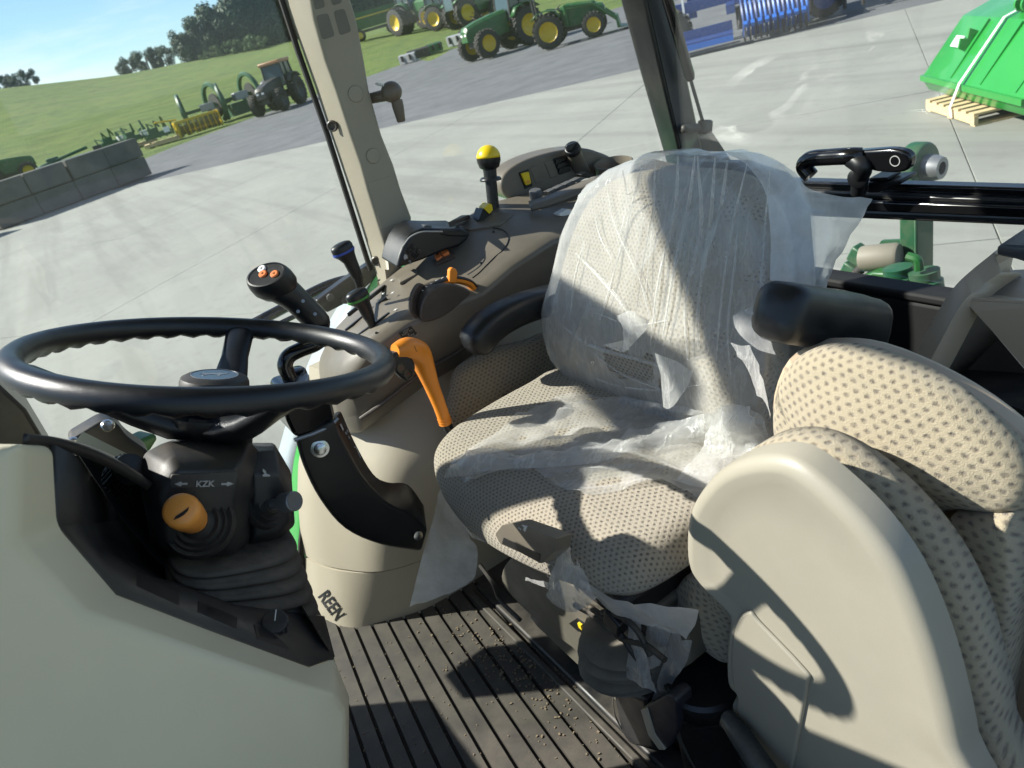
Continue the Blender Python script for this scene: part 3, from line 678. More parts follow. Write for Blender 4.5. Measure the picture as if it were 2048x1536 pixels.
# blue seed drill
t = lthing('seed_drill', 'blue seed drill with rows of coulters parked on the gravel edge', 'seed drill', V((14.45, 14.05, GZ)), math.atan2(-.75, .66))
for bx0, sz in (((1.0, 1.2, 1.0), (3.4, .25, .25)), ((1.7, .3, .95), (1.7, .2, .2)), ((.75, .8, .8), (.2, 1.6, .2)), ((2.5, .8, .8), (.2, 1.6, .2)), ((-.2, 1.6, 1.9), (.2, .2, 2.4))):
    m = MB(); m.box(bx0, sz); m.build('frame_beam', M['blue'], t, smooth=0)
m = MB(); m.hexa([V(q) for q in ((-1.0, 1.4, 1.5), (1.2, 1.4, 1.5), (1.2, 2.4, 1.5), (-1.0, 2.4, 1.5))], [V(q) for q in ((-1.2, .9, 2.9), (1.6, .9, 2.9), (1.6, 2.7, 2.9), (-1.2, 2.7, 2.9))]); m.build('hopper', M['blue'], t, smooth=0)
m = MB(); m.box((0, -.1, .30), (1.5, .7, .05)); m.build('platform', M['blue'], t, smooth=0)
m = MB(); m.box((0, -.47, .22), (1.5, .05, .12)); m.build('platform_edge', M['brightblue'], t, smooth=0)
m = MB(); m.box((0, .28, .42), (1.5, .04, .24)); m.build('platform_guard', M['blue'], t, smooth=0)
for k in range(15):
    m = MB(); x = 1.0 + k * .10; m.tube([(x, .35, .98), (x, .02, .86), (x + .02, -.2, .52), (x, -.12, .14)], .038, 5); m.build('coulter_arm', M['brightblue'] if k % 3 else M['blue'], t)
for k in range(12):
    m = MB(); x = 1.0 + k * .125; m.lathe((x, -.1, .2), (1, .15, 0), [(.02, -.012), (.19, -.004), (.19, .004), (.02, .012)], 14); m.build('disc', M['darkmetal'], t)
for k in range(9):
    m = MB(); x = 1.05 + k * .16; m.box((x, -.3, .42), (.09, .16, .08), Matrix.Rotation(.4, 3, 'X')); m.build('press_wheel_fork', M['brightblue'], t, smooth=0)
wheel(t, -.75, .55, .55, .35, 'darkmetal'); wheel(t, 2.9, 1.2, .45, .3, 'blue')
m = MB(); m.box((1.7, .9, .5), (1.7, .5, .5)); m.build('seed_rail', M['darkmetal'], t, smooth=0)
m = MB(); m.box((-.35, .5, 1.2), (.05, .05, 1.3)); m.build('ladder_post', M['white'], t, smooth=0)
m = MB(); m.tube(cr([(.9, .2, .3), (1.0, .3, .9), (.7, .6, 1.3), (.95, .9, 1.0)], 4), .05, 6); m.build('hose', M['darkmetal'], t)
t = lthing('dark_implement', 'dark folded implement in shadow right of the blue seed drill', 'implement', V((18.9, 10.6, GZ)), math.atan2(-.80, .60))
m = MB(); m.box((0, 0, .9), (4.6, .3, .3)); m.box((0, 1.0, 1.1), (4.8, .3, .5)); m.build('frame', M['darkmetal'], t, smooth=0)
for k in range(12):
    m = MB(); x = -2.2 + k * .4; m.tube([(x, 0, .9), (x, -.5, .7), (x, -.4, .1)], .05, 5); m.build('tine', M['darkmetal'], t)
m = MB(); m.box((-2.3, -.2, 1.2), (.12, .12, 1.0)); m.build('marker_post', M['jdyellow'], t, smooth=0)

# green bucket strapped on a pallet
E0 = V((8.78, 5.2, 0)); e = V((-.6, -.8, 0)); nb = V((.8, -.6, 0))
def bk(a, b, z): return E0 + e * a + nb * b + V((0, 0, GZ + z))
pal = thing('pallet', 'new wooden pallet under the green bucket', 'pallet', bk(.9, .4, 0))
for k in range(7):
    m = MB(); a0 = .36 + k * .165; m.hexa([bk(a0, -.12, .105), bk(a0 + .10, -.12, .105), bk(a0 + .10, 1.0, .105), bk(a0, 1.0, .105)], [bk(a0, -.12, .128), bk(a0 + .10, -.12, .128), bk(a0 + .10, 1.0, .128), bk(a0, 1.0, .128)]); m.build('slat', M['wood'], pal, smooth=0)
for b0 in (-.12, .42, .96):
    m = MB(); m.hexa([bk(.36, b0, .02), bk(1.46, b0, .02), bk(1.46, b0 + .04, .02), bk(.36, b0 + .04, .02)], [bk(.36, b0, .104), bk(1.46, b0, .104), bk(1.46, b0 + .04, .104), bk(.36, b0 + .04, .104)]); m.build('stringer', M['wood'], pal, smooth=0)
for k in range(3):
    m = MB(); a0 = .36 + k * .5; m.hexa([bk(a0, -.11, 0), bk(a0 + .1, -.11, 0), bk(a0 + .1, .99, 0), bk(a0, .99, 0)], [bk(a0, -.11, .019), bk(a0 + .1, -.11, .019), bk(a0 + .1, .99, .019), bk(a0, .99, .019)]); m.build('base_board', M['wood'], pal, smooth=0)
gb = thing('loader_bucket', 'bright green new loader bucket strapped to a pallet', 'bucket', bk(.9, .4, .14))
prof = [(-.02, .30), (.06, .15), (.45, .135), (1.15, .16), (1.2, .9), (.95, 1.02), (.42, .86)]
m = MB(); m.prism([bk(0, b, z) for b, z in prof], e * 2.1); m.build('shell', M['jdgreen'], gb, smooth=20, bevel=.008)
m = MB(); m.prism([bk(-.012, b, z) for b, z in ((-.03, .27), (-.03, .33), (.05, .33), (.05, .27))], e * 2.12); m.build('lip', M['jdgreen'], gb, smooth=0)
for a0, k in ((.62, 0), (1.25, 1), (1.9, 2)):
    m = MB(); m.prism([bk(a0, .03, .345), bk(a0, .40, .845), bk(a0, .385, .86), bk(a0, .015, .36)], e * .02); m.build('rib', M['jdgreen'], gb, smooth=0)
m = MB(); m.prism([bk(.52, b, z) for b, z in ((.20, .57), (.13, .62), (.15, .72), (.22, .70), (.24, .80), (.33, .75))], e * .03); m.build('hook', M['jdgreen'], gb, smooth=0, bevel=.004)
for a0 in (.98, 1.1):
    m = MB(); m.lathe(bk(a0, .52, .98), e, [(.03, 0), (.08, 0), (.08, .03), (.03, .03)], 16); m.box(bk(a0 + .015, .55, .92), (.05, .05, .12)); m.build('pin_lug', M['jdgreen'], gb)
m = MB(); m.prism([bk(.24, .19, .605), bk(.42, .19, .605), bk(.42, .26, .70), bk(.24, .26, .70)], -nb * .008 + V((0, 0, .006))); m.build('paper_tag', M['white'], gb, smooth=0)
st = thing('strap', 'white plastic strap running over the green bucket to the pallet', 'strap', bk(1.05, .0, .1))
m = MB(); pts = [(1.02, -.135, .03), (1.0, -.14, .13), (.96, -.035, .34), (.92, .40, .875), (.92, .95, 1.035)]
m.loft([[bk(a - .02, b - .008, z + .006), bk(a + .02, b - .008, z + .006), bk(a + .02, b - .004, z + .003), bk(a - .02, b - .004, z + .003)] for a, b, z in pts]); m.build('strap_band', M['white'], st, smooth=0)

# own tractor: unseen body and wheels carrying the cab, added to shade the yard
tb = lthing('tractor_body', 'unseen green hood, dark chassis and wheels of the tractor that carries the cab', 'tractor', (1.0, .8, GZ), 0)
tb['local'] = 1
for sy in (-1, 1): wheel(tb, 0, sy * .98, .80, .46)
for sy in (-1, 1): wheel(tb, -2.45, sy * .86, .58, .38)
m = MB(); m.box((-1.1, 0, .72), (4.0, .62, .5)); m.box((0, 0, .8), (.4, 1.8, .35)); m.build('chassis', M['darkmetal'], tb, smooth=0, bevel=.02)
m = MB(); m.loft([[V((x, y, z)) for y, z in ((-w_, z0), (-w_, z1 - .12), (-w_ * .7, z1), (w_ * .7, z1), (w_, z1 - .12), (w_, z0))] for x, w_, z0, z1 in ((-1.5, .42, .8, 1.72), (-2.2, .40, .8, 1.66), (-3.0, .36, .8, 1.52), (-3.4, .28, .85, 1.3))]); m.build('hood', M['jdgreen'], tb, smooth=30)
m = MB(); m.loft([[V((x, y, z)) for y, (x, z) in ((-1.22, p), (-.70, p))] for p in ((-.86, 1.05), (-.70, 1.42), (-.35, 1.68), (.1, 1.74), (.55, 1.62), (.8, 1.35))], cap=False, closed=False); m.build('left_fender', M['tyre'], tb, smooth=60, solid=.02)  # dark instead of green to stop light bouncing onto the dash
m = MB(); m.loft([[V((x, y, z)) for y, (x, z) in ((1.22, p), (.74, p))] for p in ((-.35, 1.66), (.1, 1.72), (.55, 1.62), (.8, 1.35))], cap=False, closed=False); m.build('right_fender', M['jdgreen'], tb, smooth=60, solid=.02)
# own tractor: hitch parts seen through the rear glass
h = thing('hitch_lift_arm', 'green upright hitch arm with a steel eye behind the rear window', 'hitch arm', (2.3, 1.38, -.2))
m = MB(); m.box((2.3, 1.39, .02), (.09, .055, .44)); m.box((2.3, 1.36, .02), (.10, .012, .44)); m.build('upright', M['dkgreen'], h, smooth=0, bevel=.006)
c = px(1835, 335, x=2.3); m = MB(); m.lathe(c + V((0, .03, 0)), (0, -1, 0), [(.02, 0), (.075, 0), (.08, .01), (.08, .05), (.075, .06), (.02, .06)], 24); m.box(c + V((0, 0, -.07)), (.1, .056, .14)); m.build('eye_head', M['dkgreen'], h, bevel=.003)
m = MB(); m.lathe(c + V((0, -.03, 0)), (0, -1, 0), [(.02, -.01), (.045, -.01), (.04, .03), (.034, .05), (.02, .05), (.018, -.005)], 24); m.build('steel_bush', M['silver'], h)
c = px(1765, 515, x=2.2); h2 = thing('hitch_sensor', 'dusty cylindrical sensor with a plug and cable on the hitch', 'sensor', c)
m = MB(); m.lathe(c, (.25, -1, .1), [(.015, -.07), (.042, -.07), (.046, -.055), (.048, .045), (.042, .055), (.02, .055)], 24); m.build('sensor_body', paint('dusty_sensor', (.22, .20, .16), .6, dirt=.5, scale=20), h2)
c2 = px(1722, 512, x=2.2); m = MB(); m.box(c2, (.05, .07, .06), Matrix.Rotation(.5, 3, 'X')); m.box(px(1700, 540, x=2.2), (.045, .05, .06), Matrix.Rotation(.5, 3, 'X')); m.build('plug', M['dkgreen'], h2, smooth=0, bevel=.006)
m = MB(); pp = cr([px(1735, 525, x=2.18), px(1715, 545, x=2.17), px(1690, 575, x=2.15), px(1665, 620, x=2.1)], 12); m.tube(pp, [.016 + .003 * (i % 2) for i in range(len(pp))], 10); m.build('corrugated_cable', M['rubber'], h2)
m = MB(); m.prism([px(u, v, x=2.32) for u, v in ((1748, 505), (1762, 482), (1815, 480), (1840, 530), (1840, 570), (1745, 570))], (.015, 0, 0)); m.build('back_plate', M['dkgreen'], h2, smooth=0)
h3 = thing('hitch_casting', 'green ribbed casting at the foot of the rear window', 'casting', px(1790, 600, x=2.2))
m = MB(); m.prism([px(u, v, x=2.12) for u, v in ((1705, 562), (1745, 545), (1790, 548), (1800, 600), (1700, 620))], (.12, 0, 0)); m.build('base', M['jdgreen_far'], h3, smooth=0, bevel=.006)
for (u0, v0) in ((1805, 558), (1858, 566)):
    c = px(u0, v0, x=2.08); m = MB(); m.lathe(c + V((0, 0, -.07)), (0, .15, 1), [(.05, 0), (.05, .03), (.042, .035), (.05, .045), (.05, .075), (.043, .08), (.045, .11), (.02, .112)], 14); m.build('knuckle', M['dkgreen'], h3)
c = px(1828, 522, x=2.05); m = MB(); m.tube(cr([px(1815, 512, x=2.05), px(1835, 520, x=2.05), px(1838, 540, x=2.05)], 5), .014, 8); m.build('latch_lever', M['jdgreen_far'], h3)
# ------------------------------------------------------------------ cab shell
def disc(c, n, r, h, n_=24, dome=.0):
    m = MB(); m.lathe(c, n, [(r * .999, -.004), (r, h * .5), (r * .93, h), (r * .5, h + dome * .7), (r * .02, h + dome)], n_); return m
fl = thing('cab_floor', 'dark floor pan of the tractor cab', 'cab floor', (.3, .8, -.05)); tag(fl, kind='structure')
m = MB(); m.box2((-.75, .03, -.06), (1.4, 1.52, -.012)); m.build('floor_pan', M['frame_black'], fl, smooth=0)
rf = thing('cab_roof', 'roof of the tractor cab above the frame', 'cab roof', (.4, .8, 1.6)); tag(rf, kind='structure')
m = MB(); m.box2((-.44, .02, 1.74), (1.42, 1.56, 1.92)); m.build('roof_shell', M['beige_post'], rf, smooth=0, bevel=.05)
m = MB(); m.box2((-.55, 1.46, 1.70), (1.36, 1.55, 1.745)); m.build('roof_rail', M['frame_black'], rf, smooth=0, bevel=.01)
m = MB(); m.box2((-.55, .04, 1.70), (1.36, .10, 1.745)); m.build('roof_rail', M['frame_black'], rf, smooth=0, bevel=.01)
rw = thing('cab_rear_wall', 'black lower rear wall of the cab under the rear window', 'cab wall', (1.31, .8, .0)); tag(rw, kind='structure')
m = MB(); m.box2((1.29, .0, -.05), (1.335, 1.5, .405)); m.build('rear_panel', M['sill_black'], rw, smooth=0, bevel=.01)
m = MB(); m.box2((1.285, .0, .405), (1.34, 1.5, .424)); m.build('rear_sill', M['sill_black'], rw, smooth=0, bevel=.006)
fw = thing('added_front_wall', 'unseen dark firewall, added to shade the cab floor', 'cab wall', (-.40, .8, .0)); tag(fw, kind='structure')  # unseen wall added with its top set to keep sun off the floor
m = MB(); m.box2((-.44, .05, -.05), (-.37, 1.5, .55)); m.build('added_firewall_panel', M['frame_black'], fw, smooth=0, bevel=.01)
mi = thing('shade_mirror', 'unseen black mirror on a bent arm, added to shade the driver seat back', 'mirror', (-.45, 1.78, 1.66))  # unseen mirror added to cast a shadow band across the seat back
m = MB(); m.box((-.45, 1.79, 1.665), (.06, .40, .18), Matrix.Rotation(.25, 3, 'X')); m.build('shade_mirror_housing', M['black'], mi, smooth=40, bevel=.02, seg=3)
m = MB(); m.box((-.418, 1.79, 1.665), (.004, .36, .15), Matrix.Rotation(.25, 3, 'X')); m.build('shade_mirror_glass', M['steel'], mi, smooth=0)
m = MB(); m.tube(cr([(-.46, 1.52, 1.45), (-.47, 1.60, 1.50), (-.48, 1.66, 1.60), (-.47, 1.72, 1.65)], 4), .012, 8); m.build('shade_mirror_arm', M['gloss_black'], mi)
rr = thing('cab_side_wall', 'black lower side wall of the cab behind the console', 'cab wall', (.8, 1.5, .0)); tag(rr, kind='structure')
m = MB(); m.box2((.42, 1.475, -.05), (1.36, 1.52, .60)); m.build('side_panel', M['frame_black'], rr, smooth=0)

# beige pillar
def pillar_rings(rows, yf, yb, up_to, down_to=None):
    R = [[px(l, v, y=yb), px(b, v, y=yf), px(r, v, y=yf), px(r, v, y=yb) + V((.0, .0, 0))] for v, l, b, r in rows]
    a, b = R[0], R[1]; t = (up_to - a[1].z) / (a[1].z - b[1].z); R.insert(0, [p + (p - q) * t for p, q in zip(a, b)])
    if down_to is not None:
        a, b = R[-1], R[-2]; t = (a[1].z - down_to) / (b[1].z - a[1].z); R.append([p + (p - q) * t for p, q in zip(a, b)])
    return R
YP = 1.43
bp_ = thing('cab_pillar', 'beige cab pillar with grey vents and round caps between the side windows', 'pillar', px(770, 535, y=1.46))
m = MB(); m.loft(pillar_rings([(0, 567, 622, 700), (40, 581, 628, 712), (120, 609, 650, 727), (180, 630, 672, 737), (270, 660, 701, 762), (330, 680, 722, 786), (380, 697, 735, 801), (435, 715, 752, 822), (480, 729, 766, 818), (545, 750, 776, 800)], YP, 1.50, 1.74, .55))
m.build('pillar_shell', M['beige_post'], bp_, smooth=25, bevel=.006, seg=3)
for q in (((632, 31), (656, 26), (670, 72), (645, 80)), ((667, 22), (689, 17), (703, 63), (680, 71)), ((625, -1), (645, -7), (651, 14), (630, 20)), ((660, -12), (680, -18), (685, 5), (665, 12))):
    m = MB(); m.prism(rounded([px(u, v, y=YP - .0006) for u, v in q], .006), (0, .004, 0)); m.build('vent', M['taupe'], bp_, smooth=0)
for u, v, r in ((711, 188, .0152), (746, 312, .0148)):
    disc(px(u, v, y=YP), (0, -1, 0), r, .003, 28, .001).build('cap', M['beige_post'], bp_, smooth=40)
m = MB(); m.prism([px(u, v, y=YP - .0008) for u, v in ((736, 366), (787, 350), (811, 441), (763, 458))], (0, .01, 0)); m.build('access_panel', M['beige_post'], bp_, smooth=0, bevel=.0006)
for u, v, y in ((665, 252, 1.468), (753, 522, 1.466)):
    c = px(u, v, y=y); m = MB(); m.lathe(c, (-.7, -.72, 0), [(.011, -.002), (.011, .002), (.009, .004), (.006, .003), (.005, .0015), (.0005, .0015)], 20); m.build('screw', M['taupe_dark'], bp_)
m = MB(); m.tube([px(u, v, y=1.502) for u, v in ((505, -170), (563, 0), (597, 105), (655, 270), (741, 540))], .006, 8); m.build('seal', M['rubber'], bp_)
# latch knob
lk = thing('window_latch', 'taupe window latch knob sticking out from the beige pillar', 'latch', px(760, 195, y=1.45))
m = MB(); m.tube([px(742, 197, y=1.46), px(765, 192, y=1.44), px(785, 188, y=1.43)], [.010, .011, .012], 10); m.build('latch_arm', M['latch'], lk)
m = MB(); c = px(783, 184, y=1.42); m.ell(c, (.021, .02, .020)); m.build('latch_head', M['latch'], lk)
m = MB(); a, b = px(793, 200, y=1.42), px(803, 244, y=1.42); m.tube([a, lerp(a, b, .3), lerp(a, b, .95), b], [.0115, .0115, .0085, .007], 14); m.build('latch_handle', M['latch'], lk)
m = MB(); c = px(766, 171, y=1.425)
for k in range(6): m.box(c + V((.004 * k - .01, 0, -.0025 * k + .006)), (.0022, .016, .004))
m.build('grip_ridges', M['white'], lk, smooth=0, kind='stuff')

# rear corner post with gas strut
rp = thing('rear_post', 'black rear corner post behind the seat', 'post', (1.34, 1.42, .45))
R = pillar_rings([(0, 1240, 1288, 1340), (150, 1281, 1322, 1372), (290, 1322, 1355, 1402)], 1.39, 1.46, 1.74, .45)
m = MB(); m.loft(R); m.build('post_body', M['frame_black'], rp, smooth=25, bevel=.005)
m = MB(); m.loft([[p + V((0, -.002, 0)) for p in (lerp(r[1], r[2], .12), lerp(r[1], r[2], .86))] + [p + V((0, .004, 0)) for p in (lerp(r[1], r[2], .86), lerp(r[1], r[2], .12))] for r in R]); m.build('inner_trim', plastic('post_trim_grey', (.045, .045, .047), .45), rp, smooth=0)
gs = thing('gas_strut', 'black gas strut holding the rear window at the corner post', 'gas strut', px(1410, 260, y=1.36))
m = MB(); m.tube([px(1318, -60, y=1.36), px(1335, 0, y=1.36), px(1379, 150, y=1.36), px(1382, 160, y=1.36)], [.0125, .0125, .0125, .009], 14); m.build('cylinder', M['gloss_black'], gs)
m = MB(); m.tube([px(1380, 155, y=1.36), px(1411, 262, y=1.36)], .0042, 10); m.build('rod', M['darkmetal'], gs)
m = MB(); m.tube([px(1362, 258, y=1.38), px(1400, 255, y=1.36)], [.011, .010], 12); m.box(px(1410, 254, y=1.36), (.028, .03, .034), Matrix.Rotation(.3, 3, 'Y')); m.build('ball_joint', M['darkmetal'], gs, bevel=.006)
m = MB(); m.prism([px(u, v, y=1.42) for u, v in ((1380, 268), (1425, 262), (1470, 330), (1440, 345))], (0, .03, 0)); m.build('mount_plate', M['darkmetal'], gs, smooth=0, bevel=.004)

# glass
def pane(name, label, pts, vec, mat='glass'):
    t = thing(name, label, 'window', sum((V(p) for p in pts), V()) / len(pts))
    m = MB(); m.prism(pts, vec); m.build('pane', M[mat], t, smooth=0); return t
pane('side_window', 'dusty front side window between the beige pillar and the dashboard', [(-.52, 1.512, .05), (.10, 1.512, .05), (.53, 1.512, .62), (.53, 1.512, 1.71), (-.50, 1.512, 1.71)], (0, .005, 0))
pane('side_window', 'rear side window between the beige pillar and the black corner post', [(.60, 1.485, .56), (1.30, 1.445, .56), (1.26, 1.445, 1.71), (.60, 1.485, 1.71)], (0, .005, 0))
rg = pane('rear_window', 'scratched rear window with black rails and a latch', [(1.315, .05, .44), (1.315, 1.40, .44), (1.315, 1.40, 1.71), (1.315, .05, 1.71)], (.005, 0, 0), 'glass_dirty')
def rail(x, dx, vt0, vt1, vb0, vb1, u0=1500, u1=2250):
    # v at u=1640 and at u=2048 for top and bottom edges
    f = lambda a, b, u: a + (b - a) * (u - 1640) / 408.
    return [px(u0, f(vt0, vt1, u0), x=x), px(u1, f(vt0, vt1, u1), x=x), px(u1, f(vb0, vb1, u1), x=x), px(u0, f(vb0, vb1, u0), x=x)]
for nm, mt, x, dx, a in (('top_rail', 'gloss_black', 1.285, .028, (364, 377, 380, 398)), ('mid_rail', 'frame_black', 1.272, .03, (382, 400, 394, 413)), ('low_rail', 'gloss_black', 1.262, .03, (398, 414, 420, 437)), ('dirty_seal', 'rubber', 1.28, .02, (424, 440, 434, 452))):
    m = MB(); m.prism(rail(x, dx, *a), (dx, 0, 0)); m.build(nm, M[mt], rg, smooth=0, bevel=.004)
la = thing('rear_latch', 'black rear window latch with a bent grip and a long flat lever', 'latch', px(1740, 385, x=1.25))
m = MB(); m.tube(cr([px(1622, 352, x=1.2), px(1608, 333, x=1.2), px(1622, 318, x=1.2), px(1660, 314, x=1.2), px(1700, 312, x=1.2), px(1722, 312, x=1.21)], 6), .0155, 14); m.build('grip', M['gloss_black'], la)
m = MB(); m.prism(rounded([px(u, v, x=1.205) for u, v in ((1700, 303), (1790, 297), (1822, 308), (1820, 340), (1792, 348), (1735, 342))], .02), (.02, 0, 0)); m.build('lever', M['gloss_black'], la, smooth=30, bevel=.007, seg=3)
m = MB(); m.tube(cr([px(1705, 316, x=1.205), px(1726, 335, x=1.20), px(1722, 352, x=1.21), px(1716, 385, x=1.22)], 5), [.018, .016, .015, .014], 12); m.build('stem', M['black'], la)
c = px(1718, 355, x=1.205); m = MB(); m.lathe(c, (-1, -.2, 0), [(.019, 0), (.019, .006), (.016, .008), (.001, .008)], 20); m.build('pivot', M['black'], la)
m = MB(); m.prism([px(u, v, x=1.235) for u, v in ((1735, 364), (1802, 360), (1802, 368), (1755, 386), (1735, 386))], (.05, 0, 0)); m.build('base', M['black'], la, smooth=0, bevel=.003)
m = MB(); m.prism([px(u, v, x=1.23) for u, v in ((1738, 356), (1776, 355), (1776, 362), (1738, 364))], (.04, 0, 0)); m.build('slide', M['black'], la, smooth=0, bevel=.002)
c = px(1790, 322, x=1.2045); m = MB(); m.lathe(c, (-1, 0, 0), [(.008, 0), (.0095, 0), (.0095, .0008), (.008, .0008)], 20, cap=False); m.build('emblem_ring', M['dimprint'], la)

# front right post, outside grab rail, own fender
ap = thing('front_post', 'black front cab post showing at the left edge below the wheel', 'post', px(60, 880, y=1.46))
m = MB(); a, b = [px(u, v, y=1.48) for u, v in ((52, 803), (98, 890))]; m.loft([[b + V((-.10, -.05, -.12)), b + V((.0, -.05, -.12)), b + V((.0, .03, -.12)), b + V((-.10, .03, -.12))], [a + V((-.10, -.05, 0)), a + V((0, -.05, 0)), a + V((0, .03, 0)), a + V((-.10, .03, 0))], [a + V((-.24, -.05, .62)), a + V((-.14, -.05, .62)), a + V((-.14, .03, .62)), a + V((-.24, .03, .62))]]); m.build('post_body', M['frame_black'], ap, smooth=0, bevel=.006)
hr = thing('outside_rail', 'black tubular rail outside the front side window', 'rail', px(620, 600, y=1.62))
m = MB(); m.tube(cr([px(470, 668, y=1.64), px(560, 620, y=1.64), px(640, 578, y=1.64), px(685, 562, y=1.63), px(712, 560, y=1.60)], 5), .0125, 12); m.build('upper_tube', M['gloss_black'], hr)
m = MB(); m.tube([px(490, 680, y=1.66), px(620, 618, y=1.66)], .006, 8); m.build('lower_tube', M['gloss_black'], hr)
m = MB(); m.prism([px(u, v, y=1.58) for u, v in ((632, 602), (690, 560), (748, 522), (760, 550), (705, 600), (655, 626))], (0, .03, 0)); m.build('bracket', M['frame_black'], hr, smooth=0, bevel=.004)
for u, v in ((660, 595), (690, 600)):
    disc(px(u, v, y=1.578), (0, -1, 0), .009, .006, 8).build('bolt', M['darkmetal'], hr)
fd = thing('rear_fender', 'green rear fender with a pale grey edge outside the cab', 'fender', px(600, 1000, y=1.6))
A = [(740, 505), (700, 560), (692, 640), (650, 735), (618, 830), (590, 935), (575, 1040), (570, 1150)]
B = [(752, 520), (716, 590), (702, 660), (672, 725), (640, 800), (612, 900), (596, 1000), (590, 1150)]
Cc = [(762, 540), (730, 610), (712, 690), (692, 745), (668, 810), (640, 890), (616, 985), (606, 1150)]
A = [(700, 575), (672, 625), (640, 680), (612, 745), (588, 812), (566, 880), (550, 960), (540, 1150)]
B = [(716, 600), (696, 665), (668, 712), (640, 765), (614, 830), (594, 900), (584, 980), (580, 1150)]
m = MB(); m.grid([cr([px(u, v, y=1.72) for u, v in A], 4), cr([px(u, v, y=1.63) for u, v in B], 4)]); m.build('rubber_edge', plastic('fender_grey', (.27, .31, .34), .5, grain=300), fd, smooth=180, solid=.008)
m = MB(); m.grid([cr([px(u, v, y=1.626) for u, v in B], 4), cr([px(u, v, y=1.565) for u, v in Cc], 4), [p + V((.12, .0, -.03)) for p in cr([px(u, v, y=1.56) for u, v in Cc], 4)]]); m.build('fender_panel', M['jdgreen'], fd, smooth=180, solid=.006)
m = MB(); m.tube([px(652, 762, y=1.50), px(668, 730, y=1.50)], [.004, .004], 8); m.tube([px(664, 738, y=1.50), px(682, 705, y=1.50)], .012, 8); m.tube([px(680, 710, y=1.50), px(690, 690, y=1.50)], .004, 8); m.build('cable_joint', M['rubber'], fd)

# ------------------------------------------------------------------ floor mat with raised ribs
fm = thing('floor_mat', 'dusty grey floor mat with long raised ribs', 'floor mat', (.25, .95, 0))
m = MB(); m.box2((-.45, .1, -.011), (.42, 1.47, .0)); m.build('mat_base', M['groove'], fm, smooth=0)
def gx(k, y):
    """x of groove k at lateral position y: the ribs fan slightly"""
    t = (y - .6) / .7; near = -.33 + k * .0395; far = -.20 + k * .0345
    return lerp(near, far, max(-.8, min(1.3, t)))
ys = [.12 + .075 * i for i in range(19)]
for k in range(0, 19):
    w_ = .0021; tops = []; bots = []
    for y in ys: tops.append((gx(k, y) + w_, gx(k + 1, y) - w_, y))
    m = MB(); m.loft([[V((a, y, .0005)), V((a + .0015, y, .008)), V((b - .0015, y, .008)), V((b, y, .0005))] for a, b, y in tops]); m.build('rib', M['mat_floor'], fm, smooth=20)
m = MB(); m.prism([V((.415, .1, 0)), V((.60, .1, 0)), V((.60, 1.3, 0)), V((.415, 1.3, 0))], (0, 0, .012)); m.build('mat_border', M['mat_floor'], fm, smooth=0)
rnd = random.Random(3); m = MB()
for k in range(260):
    y = rnd.gauss(.98, .13); x = .33 + rnd.gauss(0, .035) - (y - .98) * .12; s = rnd.uniform(.0012, .0032)
    m.box((x, y, .008 + s * .4), (s * 1.6, s, s), Matrix.Rotation(rnd.uniform(0, 3), 3, 'Z'))
for k in range(220):
    y = rnd.uniform(.7, 1.3); x = rnd.uniform(.0, .36); s = rnd.uniform(.0008, .002); m.box((x, y, .008 + s * .4), (s * 1.8, s, s), Matrix.Rotation(rnd.uniform(0, 3), 3, 'Z'))
tag(m.build('dirt_crumbs', flat('dirt', (.20, .155, .10), .95), smooth=0), 'dry dirt crumbs scattered on the ribbed mat in front of the seat', 'dirt', kind='stuff')
# ------------------------------------------------------------------ steering wheel
WC = V((.0658, .8466, .8613)); TL, T2 = .4195, -.0272
WX = V((math.cos(TL), 0, -math.sin(TL))); WY = V((0, math.cos(T2), math.sin(T2))); WN = WX.cross(WY).normalized()
def wpt(a, r, h=0): return WC + (WX * math.cos(a) + WY * math.sin(a)) * r + WN * h
sw = thing('steering_wheel', 'black four finger grip steering wheel with three spokes and a silver emblem', 'steering wheel', WC)
sw['label'] = 'black steering wheel with three spokes and a round leaping animal emblem'
rings = []; n = 144
for k in range(n):
    a = 2 * math.pi * k / n; ring = []
    for j in range(16):
        q = 2 * math.pi * j / 16; rr = .0130; ro = math.cos(q) * rr; hh = math.sin(q) * rr * 1.12
        if math.sin(q) < -.5: hh += .0022 * (1 + math.sin(a * 40)) * (-math.sin(q))
        ring.append(wpt(a, .19 + ro, hh))
    rings.append(ring)
rings.append(rings[0]); m = MB(); m.loft(rings, cap=False); m.build('rim', M['rim_black'], sw, smooth=180)
def ang_to(u, v):
    r = ray(u, v); t = (WC - CAM).dot(WN) / r.dot(WN); p = CAM + r * t - WC; return math.atan2(p.dot(WY), p.dot(WX))
a_far = ang_to(478, 660)
for k, a in enumerate((a_far, ang_to(12, 738), ang_to(655, 812))):
    m = MB(); tq = lambda p, w_, t_: p
    path = [(.188, -.001, .020, .008), (.17, -.008, .018, .010), (.135, -.028, .017, .011), (.09, -.054, .022, .014), (.055, -.070, .030, .017), (.02, -.076, .036, .017)]
    R = []
    for r, h, wd, th in path:
        c = wpt(a, r, h); tn = (WY * math.cos(a) - WX * math.sin(a)); R.append([c + tn * (wd * math.cos(q)) + WN * (th * math.sin(q)) for q in [2 * math.pi * j / 12 for j in range(12)]])
    m.loft(R); m.build('spoke', M['rim_black'], sw, smooth=60)
HO = -.036
m = MB(); m.lathe(WC, WN, [(.02, -.118), (.038, -.116), (.0405, -.108), (.0415, -.084), (.048, -.078), (.058, -.068), (.058, -.060), (.046, -.064), (.042, -.062), (.02, -.062)], 40); m.build('hub', M['black_dusty'], sw, smooth=50)
